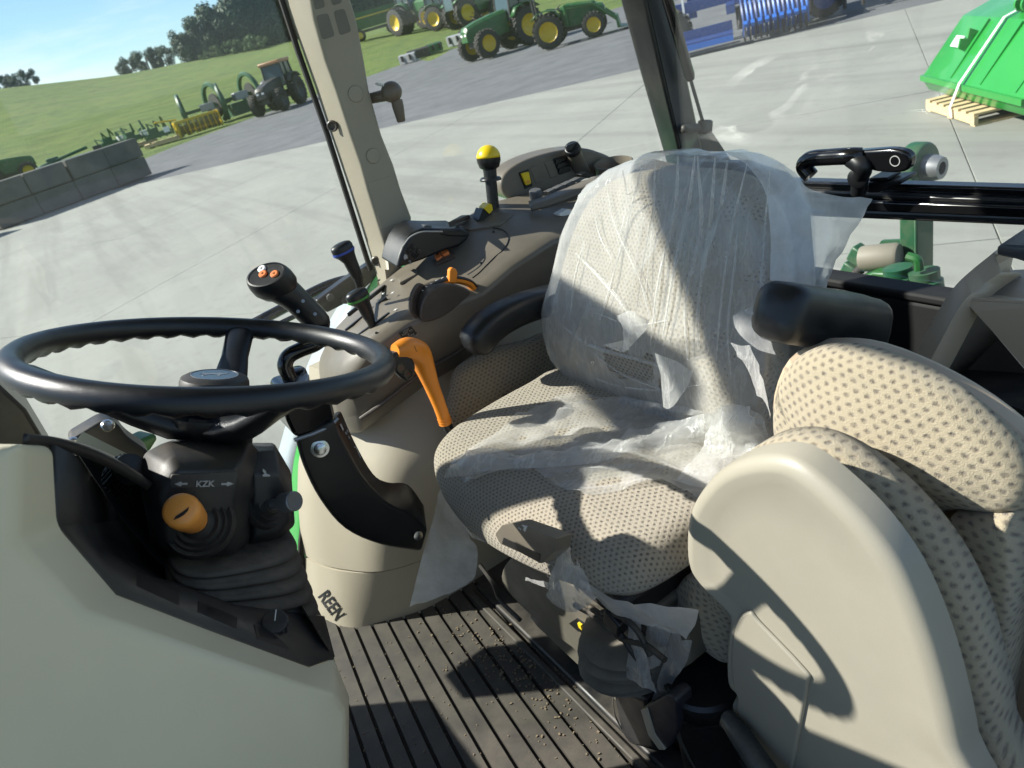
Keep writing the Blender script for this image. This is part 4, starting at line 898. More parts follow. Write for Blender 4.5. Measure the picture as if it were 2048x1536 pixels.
m = MB(); m.lathe(WC + WN * HO, WN, [(.02, -.03), (.0385, -.03), (.0395, -.024), (.0395, .0005), (.038, .002), (.02, .002)], 40)
m.build('hub_collar', M['gloss_black'], sw, smooth=40)
m = MB(); m.lathe(WC + WN * HO, WN, [(.02, .0), (.0372, .001), (.0372, .008), (.0355, .0125), (.030, .0155), (.0262, .0165), (.0258, .0158), (.001, .0158)], 48); m.build('hub_cap', M['black_dusty'], sw, smooth=40)
m = MB(); m.lathe(WC + WN * HO, WN, [(.0245, .0160), (.0255, .0160), (.0255, .0168), (.0245, .0168)], 48, cap=False); m.build('emblem_rim', M['silver'], sw)
m = MB(); m.lathe(WC + WN * HO, WN, [(.0244, .0157), (.0244, .0163), (.001, .0163)], 40); m.build('emblem_plate', paint('emblem_blue', (.03, .05, .085), .2), sw)
# leaping animal emblem, flat polygons on the plate, oriented for the driver's seat side
hx = (px(470, 742, d=.85) - px(395, 748, d=.85)); hx = (hx - WN * hx.dot(WN)).normalized(); hy = WN.cross(hx)
deer = [(-.95, .12), (-.78, .20), (-.70, .42), (-.60, .25), (-.35, .18), (-.1, .28), (.15, .22), (.35, .30), (.62, .10), (.95, .38), (.72, -.02), (.40, -.06), (.30, -.35), (.20, -.38), (.18, -.10), (-.2, -.02), (-.45, -.05), (-.75, -.30), (-.80, -.22), (-.55, .04), (-.7, .1)]
m = MB(); m.prism([WC + WN * (HO + .01635) + hx * (x * .0165) + hy * (y * .022) for x, y in deer], WN * .0003); m.build('emblem_figure', M['silver'], sw, smooth=0)

# ------------------------------------------------------------------ steering column module
cm = thing('column_module', 'dusty black steering column housing with an orange knob and a stalk', 'steering column', px(440, 1110, y=.80))
front = [(305, 985), (338, 930), (352, 915), (492, 925), (500, 960), (488, 1000), (486, 1075), (470, 1108), (345, 1112), (318, 1085), (312, 1030)]
mid = [(280, 935), (292, 905), (335, 885), (495, 885), (540, 900), (548, 960), (520, 1010), (512, 1085), (478, 1112), (325, 1116), (303, 1088), (300, 1020)]
m = MB()
Rr = [[px(u, v, y=.735) for u, v in [(318, 995), (345, 950), (356, 940), (470, 942), (478, 965), (470, 1000), (468, 1070), (455, 1098), (352, 1100), (330, 1078), (325, 1035), (321, 1015)]], [px(u, v, y=.752) for u, v in [(300, 985), (326, 925), (345, 912), (486, 920), (500, 955), (490, 1003), (486, 1078), (468, 1110), (342, 1114), (316, 1088), (308, 1035), (303, 1010)]], [px(u, v, y=.80) for u, v in [(276, 945), (290, 905), (335, 884), (500, 884), (520, 905), (524, 960), (510, 1010), (506, 1080), (478, 1112), (325, 1116), (303, 1088), (288, 1010)]], [px(u, v, y=.93) for u, v in [(300, 930), (315, 890), (345, 880), (490, 880), (505, 900), (508, 960), (500, 1010), (496, 1070), (470, 1090), (340, 1090), (320, 1070), (308, 1000)]]]
m.loft(Rr); m.build('housing', M['black_dusty'], cm, smooth=28, bevel=.004, seg=3)
m = MB(); Rr = [[px(u, v, y=.775) for u, v in [(505, 950), (560, 950), (578, 985), (580, 1040), (560, 1064), (508, 1075)]], [px(u, v, y=.795) for u, v in [(494, 905), (552, 900), (583, 950), (590, 1050), (565, 1072), (496, 1095)]], [px(u, v, y=.90) for u, v in [(490, 885), (548, 885), (580, 940), (586, 1045), (555, 1068), (490, 1080)]]]
m.loft(Rr); m.build('stalk_housing', M['black_dusty'], cm, smooth=28, bevel=.004, seg=3)
pl = [px(u, v, y=.7335) for u, v in ((342, 950), (476, 944), (470, 972), (342, 976))]
m = MB(); m.prism(rounded(pl, .003), (0, .003, 0)); m.build('label_plate', plastic('label_grey', (.03, .03, .031), .55, dust=.6), cm, smooth=0)
lx = (px(470, 965, y=.733) - px(350, 968, y=.733)); ly = V((0, 0, 1))
lxn = lx.normalized()
yv = (px(410, 950, y=.733) - px(410, 976, y=.733))
text_mesh('KZK', .0090, px(410, 968, y=.7325), lx, yv, M['dimprint'], cm, bold=.0002)
for s, u in ((-1, 362), (1, 455)):
    c = px(u, 968, y=.7328); m = MB(); yn = (yv - lxn * yv.dot(lxn)).normalized()
    m.prism([c + lxn * (s * .006), c + yn * .0026, c + lxn * (-s * .001) + yn * .001, c - lxn * (s * .006) + yn * .001, c - lxn * (s * .006) - yn * .001, c + lxn * (-s * .001) - yn * .001, c - yn * .0026], (0, .0006, 0)); m.build('arrow_mark', M['dimprint'], cm, smooth=0)
# horn symbol
c = px(530, 946, y=.7735); m = MB(); m.prism([c + lxn * a * .004 + V((0, 0, b * .006)) for a, b in ((-1, -.8), (1, -.8), (1, -.4), (.3, -.2), (.5, .5), (0, 1), (-.4, .3), (-.2, -.2), (-1, -.4))], (0, .0006, 0)); m.build('horn_mark', M['dimprint'], cm, smooth=0)
# orange reverser / signal knob
kc = px(398, 1048, y=.738); kd = (px(363, 1022, y=.690) - kc)
m = MB(); m.lathe(kc, kd, [(.034, -.012), (.036, -.004), (.033, .002), (.029, .0), (.027, .005), (.024, .003), (.021, .008), (.017, .006), (.012, .012)], 36); m.build('gaiter', M['rubber'], cm, smooth=50)
L = kd.length
ok = MB(); ok.lathe(kc, kd, [(.008, .005), (.012, L * .25), (.0135, L * .36), (.0145, L * .42), (.0142, L * .55), (.0155, L * .58), (.0155, L * .66), (.0165, L * .72), (.0172, L * .96), (.0163, L * 1.06), (.013, L * 1.1), (.001, L * 1.12)], 40); okn = ok.build('signal_knob', M['amber'], cm, smooth=50)
d_ = kd.normalized(); ux = V((1, 0, 0)); ux = (ux - d_ * ux.dot(d_)).normalized(); uy = d_.cross(ux)
if uy.z < 0: uy = -uy
m = MB(); m.prism([kc + d_ * (L * 1.1205) + ux * a * .0085 + uy * (b * .0055 - .006) for a, b in ((-1, -.1), (-.4, -.25), (.2, -.2), (.7, .1), (1, .6), (.5, .45), (0, .35), (-.6, .3))], d_ * .0004); m.build('worn_mark', M['label_black'], okn, smooth=0)
# grey stalk
sc_ = px(535, 1010, y=.785); sd = px(590, 1002, y=.742) - sc_; L = sd.length
m = MB(); m.lathe(sc_, sd, [(.026, -.01), (.028, -.002), (.025, .004), (.021, .001), (.018, .008), (.014, .005), (.010, .012)], 30); m.build('gaiter', M['rubber'], cm, smooth=50)
m = MB(); m.lathe(sc_, sd, [(.0065, .0), (.0065, L * .55), (.0105, L * .58), (.0112, L * .62), (.0112, L * .98), (.0102, L * 1.0)], 26); m.build('stalk', M['silver'], cm, smooth=40)
m = MB(); m.lathe(sc_, sd, [(.0101, L * .99), (.0101, L * 1.01), (.002, L * 1.015), (.0015, L * 1.01), (.0005, L * 1.01)], 26); m.build('stalk_button', M['grey_sw'], cm, smooth=40)

# ------------------------------------------------------------------ bellows
be = thing('column_gaiter', 'dusty black ribbed rubber gaiter below the steering column', 'gaiter', px(500, 1240, y=.8))
rows = []
N_ = 13
for k in range(N_):
    t = k / (N_ - 1)
    # centre line from beneath the housing down to the switch panel, fanning about its left end
    L0 = px(lerp(335, 345, t), lerp(1095, 1215, t), y=lerp(.80, .76, t)); R0 = px(lerp(566, 626, t), lerp(1050, 1225, t), y=lerp(.83, .78, t))
    if k % 2: R0 += (R0 - L0) * .07; L0 += (L0 - R0) * .03
    dy = .085 if k % 2 else .055
    c = (L0 + R0) / 2; ax = (R0 - L0) / 2
    nn = V((0, 1, 0)); ring = []
    for j in range(28):
        q = 2 * math.pi * j / 28; ca, sa = math.cos(q), math.sin(q)
        e_ = .62; ring.append(c + ax * (abs(ca) ** e_) * (1 if ca > 0 else -1) + nn * dy * (abs(sa) ** e_) * (1 if sa > 0 else -1))
    rows.append(ring)
m = MB(); m.loft(rows); m.build('folds', M['gaiter'], be, smooth=180, sub=1)

# ------------------------------------------------------------------ dash shroud
ds_ = thing('dash_shroud', 'large beige dashboard side shroud at the lower left', 'dashboard', px(350, 1536, y=.7) * 1)
Y0, Y1, Y2, Y3 = .555, .60, .655, .80
outer = [(-260, 940), (0, 893), (42, 880), (36, 1088), (165, 1224), (400, 1304), (600, 1372), (672, 1394), (697, 1430), (694, 1560), (670, 1900), (-260, 1900)]
inner = [(-260, 930), (0, 888), (104, 890), (113, 1052), (232, 1190), (420, 1262), (618, 1335), (672, 1312), (699, 1385), (697, 1560), (672, 1900), (-260, 1900)]
P0 = [px(u, v, y=Y0) for u, v in outer]; P1 = [px(u, v, y=Y1) for u, v in inner]
P0[8] = px(690, 1420, y=Y0 + .012); P1[7] = px(668, 1318, y=Y1 + .02); P1[8] = px(698, 1392, y=Y1 + .02)
m = MB(); m.f.append(()) if False else None
m.add(P0, [tuple(range(len(P0)))])
m.loft([P0, P1], cap=False)
back = [p + V((0, .42, 0)) for p in P1]
m.loft([[P1[i] for i in (7, 8, 9, 10)], [back[i] + V((.0, 0, 0)) for i in (7, 8, 9, 10)]], cap=False, closed=False)
m.build('side_panel', M['dash'], ds_, smooth=22, bevel=.010, seg=4)
m = MB(); m.add([back[i] for i in (4, 5, 6, 7, 8, 9, 10, 11)], [tuple(range(8))]); m.build('far_panel', M['dash'], ds_, smooth=0)
# black trim around the opening
tin = [(104, 890), (113, 1052), (232, 1190), (420, 1262), (618, 1335), (672, 1312)]
tin2 = [(152, 914), (166, 1052), (190, 1098), (275, 1150), (470, 1215), (648, 1236)]
TA = [px(u, v, y=Y1 + .001) for u, v in tin]; TA[5] = px(668, 1316, y=Y1 + .021)
TB = [px(u, v, y=y) for (u, v), y in zip(tin2, (.66, .67, .67, .675, .70, .74))]
TA = cr(TA, 1); TB = cr(TB, 1)
m = MB(); m.loft([TA, TB], cap=False, closed=False)
TC = [px(u, v, y=y) for (u, v), y in zip([(150, 905), (240, 1040), (300, 1110), (360, 1170), (480, 1200), (560, 1212)], (.95, .95, .95, .95, .95, .86))]
m.loft([TB, TC], cap=False, closed=False)
TD = [px(u, v, y=.98) for u, v in [(150, 905), (300, 1000), (330, 1060), (360, 1110), (480, 1160), (600, 1190)]]
m.build('black_trim', M['black_dusty'], ds_, smooth=15, solid=.004)
m = MB(); m.add([px(u, v, y=.96) for u, v in ((95, 880), (170, 905), (300, 925), (420, 1000), (540, 1100), (540, 1180), (360, 1170), (240, 1050))], [tuple(range(8))]); m.build('cluster_back', M['black'], ds_, smooth=0, solid=.01)
m = MB(); m.grid([cr([px(u, v, y=y) for u, v, y in ((45, 878, .575), (105, 886, .61), (170, 905, .66), (235, 935, .70), (300, 975, .74))], 4), cr([px(u, v, y=y) for u, v, y in ((47, 876, .75), (110, 882, .80), (180, 900, .84), (245, 928, .88), (310, 960, .90))], 4)]); m.build('cluster_hood', M['black_dusty'], ds_, smooth=180, solid=.008)
def on_trim(u, v):
    # point on the lower trim strip plane
    a, b, c = TA[2], TA[4], TB[3]; n = (b - a).cross(c - a).normalized(); r = ray(u, v); return CAM + r * ((a - CAM).dot(n) / r.dot(n)), n
def trim_quad(q, h, name, mat, inset=None, bev=.001, r=.004, parent=None):
    P = []; 
    for u, v in q:
        p, n = on_trim(u, v); P.append(p)
    if n.y > 0: n = -n
    m = MB(); h += .004; m.prism([p + n * h for p in rounded(P, r)], -n * (abs(h) + .002)); return m.build(name, M[mat], parent or ds_, smooth=0, bevel=bev), n
def rim_line(q):
    P = []
    for u, v in q: p, n = on_trim(u, v); P.append(p)
    n = -n if n.y > 0 else n; P = [p + n * .0074 for p in rounded(P, .004)]; m = MB(); m.tube(P + [P[0]], .0009, 5); m.build('dusty_edge', M['edge_dust'], ds_)
M['edge_dust'] = flat('edge_dust', (.34, .285, .205), .8)
rim_line(((504, 1250), (560, 1272), (580, 1306), (512, 1284)))
for q, qi in ((((270, 1150), (358, 1188), (356, 1216), (268, 1176)), ((284, 1160), (350, 1189), (349, 1208), (283, 1179))), (((394, 1203), (474, 1238), (472, 1264), (392, 1228)), ((408, 1213), (466, 1238), (465, 1256), (407, 1232)))):
    trim_quad(q, .002, 'switch_blank', 'black_dusty'); trim_quad(qi, .0035, 'blank_insert', 'black'); rim_line(q)
trim_quad(((504, 1250), (560, 1272), (580, 1306), (512, 1284)), .002, 'switch_frame', 'black_dusty'); o_, n_ = trim_quad(((512, 1254), (540, 1258), (556, 1284), (516, 1280)), .010, 'rocker_switch', 'black', bev=.002)
p, n = on_trim(561, 1280); n = -n if n.y > 0 else n
lx2 = (on_trim(600, 1300)[0] - on_trim(520, 1262)[0]).normalized()
m = MB(); ly2 = n.cross(lx2).normalized(); m.lathe(p + n * .0022, n, [(.0042, 0), (.0052, 0), (.0052, .0006), (.0042, .0006)], 20, cap=False); m.prism([p + n * .0022 + lx2 * a * .003 + ly2 * b * .003 for a, b in ((-1, -.3), (1, -.3), (1, .3), (-1, .3))], n * .0005); m.build('dial_symbol', M['white'], ds_, smooth=0)
p, n = on_trim(549, 1250); n = -n if n.y > 0 else n; kdv = (px(550, 1222, y=.66) - px(549, 1256, y=.68)).normalized()
c = px(549, 1258, y=.675); kn = thing('rotary_knob', 'small ribbed black rotary knob on the dashboard switch panel', 'knob', c)
m = MB(); rr = []
for r, hgt in ((.013, 0), (.0135, .003), (.0135, .017), (.0125, .019)):
    rr.append((r, hgt))
m.lathe(c, kdv, rr, 32); m.build('knob_body', M['black_dusty'], kn, smooth=40, bevel=.0008)
u_ = V((1, 0, 0)); u_ = (u_ - kdv * u_.dot(kdv)).normalized(); w_ = kdv.cross(u_)
for k in range(14):
    a = 2 * math.pi * k / 14; m = MB(); dq = u_ * math.cos(a) + w_ * math.sin(a); m.tube([c + dq * .0138 + kdv * .003, c + dq * .0136 + kdv * .017], .0007, 5); m.build('knob_rib', M['grey_sw'], kn)
m = MB(); tq = c + kdv * .0193; dq = (px(550, 1212, y=.66) - px(549, 1224, y=.66)); dq = (dq - kdv * dq.dot(kdv)).normalized(); m.tube([tq, tq + dq * .012], .0006, 5); m.build('pointer', M['white'], kn)
# dial knob left of the column
c = px(248, 955, y=.80); dk = thing('vent_dial', 'ribbed black dial left of the steering column housing', 'knob', c); ax_ = (px(262, 925, y=.78) - c).normalized(); ax_ = (ax_ + V((.5, -.3, .2))).normalized()
m = MB(); m.lathe(c, ax_, [(.016, -.012), (.019, -.008), (.0185, .016), (.0165, .021), (.004, .022)], 32); m.build('dial_body', M['black'], dk, smooth=40)
u_ = V((0, 1, 0)); u_ = (u_ - ax_ * u_.dot(ax_)).normalized(); w_ = ax_.cross(u_)
for k in range(26):
    a = 2 * math.pi * k / 26; dq = u_ * math.cos(a) + w_ * math.sin(a); m = MB(); m.tube([c + dq * .0192 - ax_ * .006, c + dq * .0188 + ax_ * .016], .0012, 5); m.build('dial_rib', M['gloss_black'], dk)
# instrument bracket behind the dash
ib = thing('display_bracket', 'dusty black display bracket with two screws beyond the dashboard', 'bracket', px(210, 890, y=1.05))
m = MB(); m.prism(rounded([px(u, v, y=1.05) for u, v in ((132, 884), (205, 840), (234, 845), (252, 872), (300, 905), (300, 960), (170, 920))], .01), (0, .04, 0)); m.build('plate', M['black_dusty'], ib, smooth=0, bevel=.004)
for u, v in ((148, 887), (215, 852)):
    m = MB(); m.lathe(px(u, v, y=1.048), (0, -1, .2), [(.009, 0), (.0085, .003), (.006, .006), (.0005, .0065)], 18); m.build('screw', M['steel'], ib)
hd = thing('hood_edge', 'sliver of the green engine hood beyond the dashboard', 'hood', px(290, 890, y=1.2))
m = MB(); m.prism([px(u, v, y=1.25) for u, v in ((265, 888), (312, 866), (318, 878), (300, 905), (270, 905))], (-.02, .05, 0)); m.build('hood_panel', M['jdgreen_far'], hd, smooth=0, bevel=.006)
# ------------------------------------------------------------------ right hand console
from mathutils.bvhtree import BVHTree
def bvh_of(mb): return BVHTree.FromPolygons([tuple(p) for p in mb.v], mb.f)
co = thing('side_console', 'taupe right hand control console on a beige base beside the seat', 'console', (.6, 1.32, 0))
XS = [.262, .285, .335, .42, .50, .58, .66, .76, .86, 1.0, 1.24]
ZN = [.560, .612, .658, .676, .675, .668, .690, .703, .694, .680, .67]
ZF = [.550, .600, .640, .676, .697, .716, .741, .757, .742, .72, .70]
ZL = [.500, .512, .540, .562, .566, .582, .596, .606, .61, .61, .61]
YN = [1.30, 1.245, 1.205, 1.195, 1.195, 1.195, 1.195, 1.195, 1.195, 1.195, 1.195]
YF = [1.40, 1.425, 1.435, 1.44, 1.44, 1.44, 1.44, 1.44, 1.44, 1.44, 1.44]
rings = []
for x, zn, zf, zl, yn, yf in zip(XS, ZN, ZF, ZL, YN, YF):
    rings.append([V((x, yf + .01, zl - .06)), V((x, yf, zf - .02)), V((x, yf - .025, zf)), V((x, yn + .022, zn + .001)), V((x, yn, zn - .014)), V((x, yn + .018, zl)), V((x, yn + .05, zl - .05))])
csm = MB(); csm.loft(rings); csm.build('upper_shell', M['taupe'], co, smooth=50, bevel=.008, seg=3)
CB = bvh_of(csm)
def chit(u, v, b=None):
    h = (b or CB).ray_cast(CAM, ray(u, v)); 
    if h[0] is None: return px(u, v, y=1.3), V((0, 0, 1))
    n = h[1] if h[1].dot(ray(u, v)) < 0 else -h[1]
    return h[0], n
# lower beige body by horizontal sections
LV = [(.0, .070, 1.272), (.06, .082, 1.262), (.145, .108, 1.242), (.15, .110, 1.236), (.22, .128, 1.218), (.30, .155, 1.205), (.36, .182, 1.204), (.40, .205, 1.212), (.435, .232, 1.232), (.465, .252, 1.252), (.50, .268, 1.262), (.56, .290, 1.262)]
def lring(z, xf, yn, o=0): return [V(q) for q in ((xf - .01 - o, 1.50, z), (xf + .005 - o, 1.44, z), (xf + .04 - o, 1.37 - o, z), (xf + .10, 1.305 - o + (yn - 1.25), z), (xf + .19, yn + .012 - o, z), (xf + .30, yn - o, z), (.65, yn - .01 - o, z), (1.25, yn - .01 - o, z), (1.25, 1.50, z))]
m = MB(); m.loft([cr(lring(z, xf, yn)[:6], 4) + lring(z, xf, yn)[6:] for z, xf, yn in LV[3:]]); m.build('lower_body', M['beige'], co, smooth=50)
m = MB(); m.loft([cr(lring(z, xf, yn, .004 if z < .1 else .0)[:6], 4) + lring(z, xf, yn)[6:] for z, xf, yn in LV[:3]]); m.build('base_skirt', M['beige'], co, smooth=50)
m = MB(); pth = cr([px(u, v, y=1.505) for u, v in ((700, 745), (672, 810), (640, 890), (617, 975), (606, 1050), (604, 1120), (640, 1200))], 5); m.tube(pth, .007, 8); m.build('door_seal', M['rubber'], co)
# step moulding between console halves
m = MB(); m.tube(cr([V((x, yn + .012, zl - .002)) for x, zl, yn in zip(XS[1:], ZL[1:], YN[1:])], 4), .004, 8); m.build('seam', M['taupe_dark'], co)
# lettering on the skirt near the door
lb = MB(); lb.loft([cr(lring(z, xf, yn, .004 if z < .1 else 0)[:6], 4) + lring(z, xf, yn)[6:] for z, xf, yn in LV]); LB = bvh_of(lb)
def lhit(u, v): return chit(u, v, LB)[0]
q0, q1 = lhit(642, 1180), lhit(702, 1262); qc = lhit(668, 1220); up_ = lhit(690, 1208) - lhit(660, 1228); tocam = (CAM - qc).normalized()
o_ = text_mesh('REEN', .036, px(662, 1212, y=1.36), px(692, 1252, y=1.36) - px(632, 1168, y=1.36), px(676, 1205, y=1.36) - px(652, 1222, y=1.36), M['label_black'], co, bold=.0007, depth=0.0)
for vtx in o_.data.vertices:
    d_ = (vtx.co - CAM).normalized(); h_ = LB.ray_cast(CAM, d_)
    if h_[0] is not None: vtx.co = h_[0] - d_ * .003
# lever slots
def slot(a, b, w_=.0022):
    p, n = chit(*a); q, n2 = chit(*b); m = MB(); t = (q - p).normalized(); s_ = n.cross(t)
    K = [p + (q - p) * (i / 4) for i in range(5)]
    m.loft([[k + s_ * w_ + n * .0008, k - s_ * w_ + n * .0008, k - s_ * w_ - n * .006, k + s_ * w_ - n * .006] for k in K]); m.build('lever_slot', M['label_black'], co, smooth=0)
slot((696, 627), (769, 570)); slot((690, 660), (772, 594)); slot((704, 678), (778, 625), .0026)
for u, v in ((682, 668), (752, 665), (758, 560), (987, 463), (962, 526)):
    p, n = chit(u, v); m = MB(); m.lathe(p - n * .001, n, [(.0026, 0), (.0026, .0016), (.0005, .0012)], 12); m.build('screw_hole', M['label_black'], co)
for u, v in ((783, 561), (785, 586), (791, 620), (757, 600), (766, 588)):
    p, n = chit(u, v); a = (chit(u + 6, v - 4)[0] - p).normalized(); b = n.cross(a); m = MB(); m.prism([p + n * .0006 + a * s * .004 + b * t * .0007 for s, t in ((-1, -1), (1, -1), (1, 1), (-1, 1))], n * .0004); m.prism([p + n * .0006 + a * s * .0009 + b * t * .003 for s, t in ((-1, -1), (1, -1), (1, 1), (-1, 1))], n * .0005); m.build('print_mark', M['white'], co, smooth=0, kind='stuff')
def cquad(q, h, name, mat, bev=.001, r=.003, parent=None, sink=.003, bv=None):
    P = []; Nn = V()
    for u, v in q: p, n = chit(u, v, bv); P.append(p); Nn += n
    Nn.normalize(); m = MB(); m.prism([p - Nn * sink for p in rounded(P, r)], Nn * (h + sink)); return m.build(name, M[mat], parent or co, smooth=0, bevel=bev), Nn
cquad(((796, 560), (829, 539), (836, 543), (834, 550), (800, 568)), .003, 'blank_cover', 'taupe')
cquad(((866, 524), (904, 503), (910, 508), (910, 516), (871, 532)), .004, 'rocker_frame', 'taupe_dark')
rk = thing('orange_rocker', 'small orange two button rocker switch on the side console', 'switch', chit(886, 514)[0])
cquad(((871, 518), (883, 511), (888, 520), (876, 527)), .010, 'button', 'salmon', parent=rk); cquad(((885, 511), (897, 504), (902, 512), (890, 519)), .012, 'button', 'salmon', parent=rk)
for u, v in ((879, 516), (892, 508)):
    p, n = chit(u, v); m = MB(); m.lathe(p + n * .011, n, [(.0022, -.002), (.0022, .0015), (.0003, .0015)], 10); m.build('symbol', M['label_black'], rk)
# lid seam
pts = [chit(u, v) for u, v in ((986, 456), (1003, 459), (1014, 467), (1017, 480), (1008, 498), (990, 514), (972, 532), (958, 546), (945, 556))]
m = MB(); m.tube(cr([p + n * .0003 for p, n in pts], 5), .0011, 6); m.build('lid_seam', M['label_black'], co)
# decal
dq = [chit(u, v) for u, v in ((797, 666), (822, 652), (835, 668), (812, 687))]; dn = dq[0][1]
m = MB(); m.prism([p + n * .0008 for p, n in dq], -dn * .002); m.build('decal', M['label_black'], co, smooth=0)
dx = (dq[1][0] - dq[0][0]); dyv = dq[0][0] - dq[3][0]
for k, s in enumerate(('STOP', 'SHIFT TO', 'P', 'BEFORE', 'DISMOUNTING')):
    t_ = (k + .6) / 5.2; c = lerp(dq[0][0], dq[3][0], t_) * .5 + lerp(dq[1][0], dq[2][0], t_) * .5
    text_mesh(s, .0052 if k < 4 else .0042, c + dn * .0014, dx, dyv, M['dimprint'], co, depth=.0001)
# quadrant lever in its recess
qd = thing('quadrant_lever', 'orange quadrant lever with a dark half round cover on the side console', 'lever', px(900, 600, y=1.2))
m = MB(); m.prism(cr([px(u, v, y=1.192) for u, v in ((843, 641), (842, 615), (852, 592), (872, 574), (898, 567), (925, 573), (941, 585), (925, 603), (895, 628), (866, 642))], 5, True), (0, .045, 0)); m.build('cover', M['taupe_dark'], qd, smooth=30, bevel=.010, seg=4)
def arc_band(off, wd): return cr([px(u, v, y=1.215) for u, v in [(847 + off * -1, 622), (853 - off, 596 - off), (868 - off * .6, 577 - off), (890, 564 - off), (912, 560 - off), (936 + off * .3, 566 - off), (946 + off, 577 - off)]], 5)
m = MB(); m.tube(arc_band(0, 0), .007, 10, flat=1.6); m.build('orange_band', M['orange'], qd)
m = MB(); m.tube(arc_band(5, 0), .0035, 8, flat=3); m.build('slot_ring', M['label_black'], qd)
m = MB(); m.prism(rounded([px(u, v, y=1.20) for u, v in ((899, 566), (900, 540), (905, 535), (912, 537), (916, 545), (913, 567))], .003), (0, .012, 0)); m.build('tab', M['orange'], qd, smooth=0, bevel=.002)
m = MB()
for k in range(9):
    q = arc_band(10, 0); p = q[4 + k * 2]; m.box(p, (.0045, .001, .0012), Matrix.Rotation(-k * .22 + .9, 3, 'Y'))
m.build('scale_marks', M['white'], qd, smooth=0, kind='stuff')
m = MB(); m.grid([[px(u, v, y=y) for u, v, y in ((819, 632, 1.196), (816, 605, 1.20), (824, 578, 1.21), (838, 560, 1.22))], [px(u, v, y=y) for u, v, y in ((845, 640, 1.205), (841, 615, 1.22), (846, 594, 1.23), (858, 578, 1.235))]]); m.build('recess_wall', M['taupe_dark'], qd, smooth=180, sub=2, solid=.003)
# black hand control module
hm = thing('throttle_module', 'black throttle and button module on the console behind the levers', 'control module', px(860, 500, y=1.38))
prof = [(794, 538), (800, 512), (810, 486), (824, 467), (846, 457), (880, 458), (926, 457), (941, 466), (938, 478), (918, 494), (890, 502), (842, 522)]
m = MB(); m.prism([px(u, v, y=1.33) for u, v in prof], (.0, .075, .012)); m.build('housing', M['black'], hm, smooth=30, bevel=.006, seg=3)
m = MB(); m.prism(rounded([px(u, v, y=1.345) for u, v in ((845, 470), (846, 454), (852, 450), (863, 451), (867, 460), (868, 470))], .003), (0, .05, 0)); m.build('throttle_tab', M['grey_sw'], hm, smooth=0, bevel=.003)
m = MB(); m.prism(rounded([px(u, v, y=1.328) for u, v in ((881, 459), (925, 456), (938, 465), (935, 474), (900, 473), (881, 470))], .004), (0, .08, 0)); m.build('hand_rest', M['black'], hm, smooth=0, bevel=.008, seg=3)
m = MB(); m.tube(cr([px(u, v, y=1.326) for u, v in ((806, 492), (820, 474), (842, 464), (868, 463), (885, 463))], 6), .0014, 6); m.build('dial_scale', M['dimprint'], hm)
for u, v in ((827, 494), (838, 503), (819, 502), (830, 511)):
    m = MB(); m.prism(rounded([px(u + a, v + b, y=1.3275) for a, b in ((-7, -1), (0, -7), (7, 1), (0, 7))], .002), (0, .004, 0)); m.build('pad_button', M['gloss_black'], hm, smooth=0, bevel=.0012)
hx_ = px(840, 505, y=1.33) - px(820, 515, y=1.33); hy_ = px(820, 500, y=1.33) - px(824, 515, y=1.33)
text_mesh('2', .011, px(820, 525, y=1.3285), hx_, hy_, M['dimprint'], hm)
c = px(811, 513, y=1.3285); m = MB(); a, b = hx_.normalized() * .004, hy_.normalized() * .005; m.prism([c - a - b, c + a - b, c + a + b * .2, c + b, c - a + b * .2], (0, .0005, 0)); m.build('print_mark', M['dimprint'], hm, smooth=0)
# grey cover behind the module, yellow rocker, PTO lever
yr = thing('yellow_rocker', 'yellow rocker switch in a black bezel at the foot of the ball lever', 'switch', px(975, 430, y=1.38))
m = MB(); m.prism([px(u, v, y=1.365) for u, v in ((957, 441), (966, 417), (990, 430), (996, 422), (988, 436))], (0, .03, 0)); m.build('bezel', M['label_black'], yr, smooth=0)
m = MB(); m.prism(rounded([px(u, v, y=1.362) for u, v in ((968, 417), (978, 407), (984, 409), (986, 420), (979, 428))], .002), (.004, .03, 0)); m.build('rocker', M['yellow'], yr, smooth=0, bevel=.002)
pt = thing('ball_lever', 'black lever with a yellow and black ball knob on the side console', 'lever', px(988, 420, y=1.39))
a, b = px(988, 425, y=1.39), px(977, 315, y=1.39); ax = (b - a).normalized(); L = (b - a).length
m = MB(); m.lathe(a, ax, [(.0125, -.02), (.0125, L - .045), (.011, L - .044)], 20); m.build('stem', M['black'], pt)
m = MB(); m.lathe(a, ax, [(.012, L - .048), (.023, L - .0475), (.0235, L - .044), (.020, L - .040), (.014, L - .040)], 28); m.build('flange', M['black'], pt, smooth=50)
m = MB(); m.lathe(a, ax, [(.014, L - .041), (.0145, L - .024), (.021, L - .020), (.0252, L - .008), (.0256, L - .0005)], 28); m.build('knob_base', M['black'], pt, smooth=50)
m = MB(); m.lathe(a, ax, [(.0254 * math.cos(q), L + .0256 * math.sin(q)) for q in [i * math.pi / 2 / 10 for i in range(11)]], 32); m.build('knob_cap', M['yellow'], pt, smooth=180)
cquad(((905, 455), (955, 432), (1000, 425), (1030, 430), (1000, 452), (940, 462)), .003, 'raised_cover', 'taupe')
cquad(((898, 452), (925, 437), (942, 436), (930, 447)), .008, 'small_cover', 'taupe_dark')
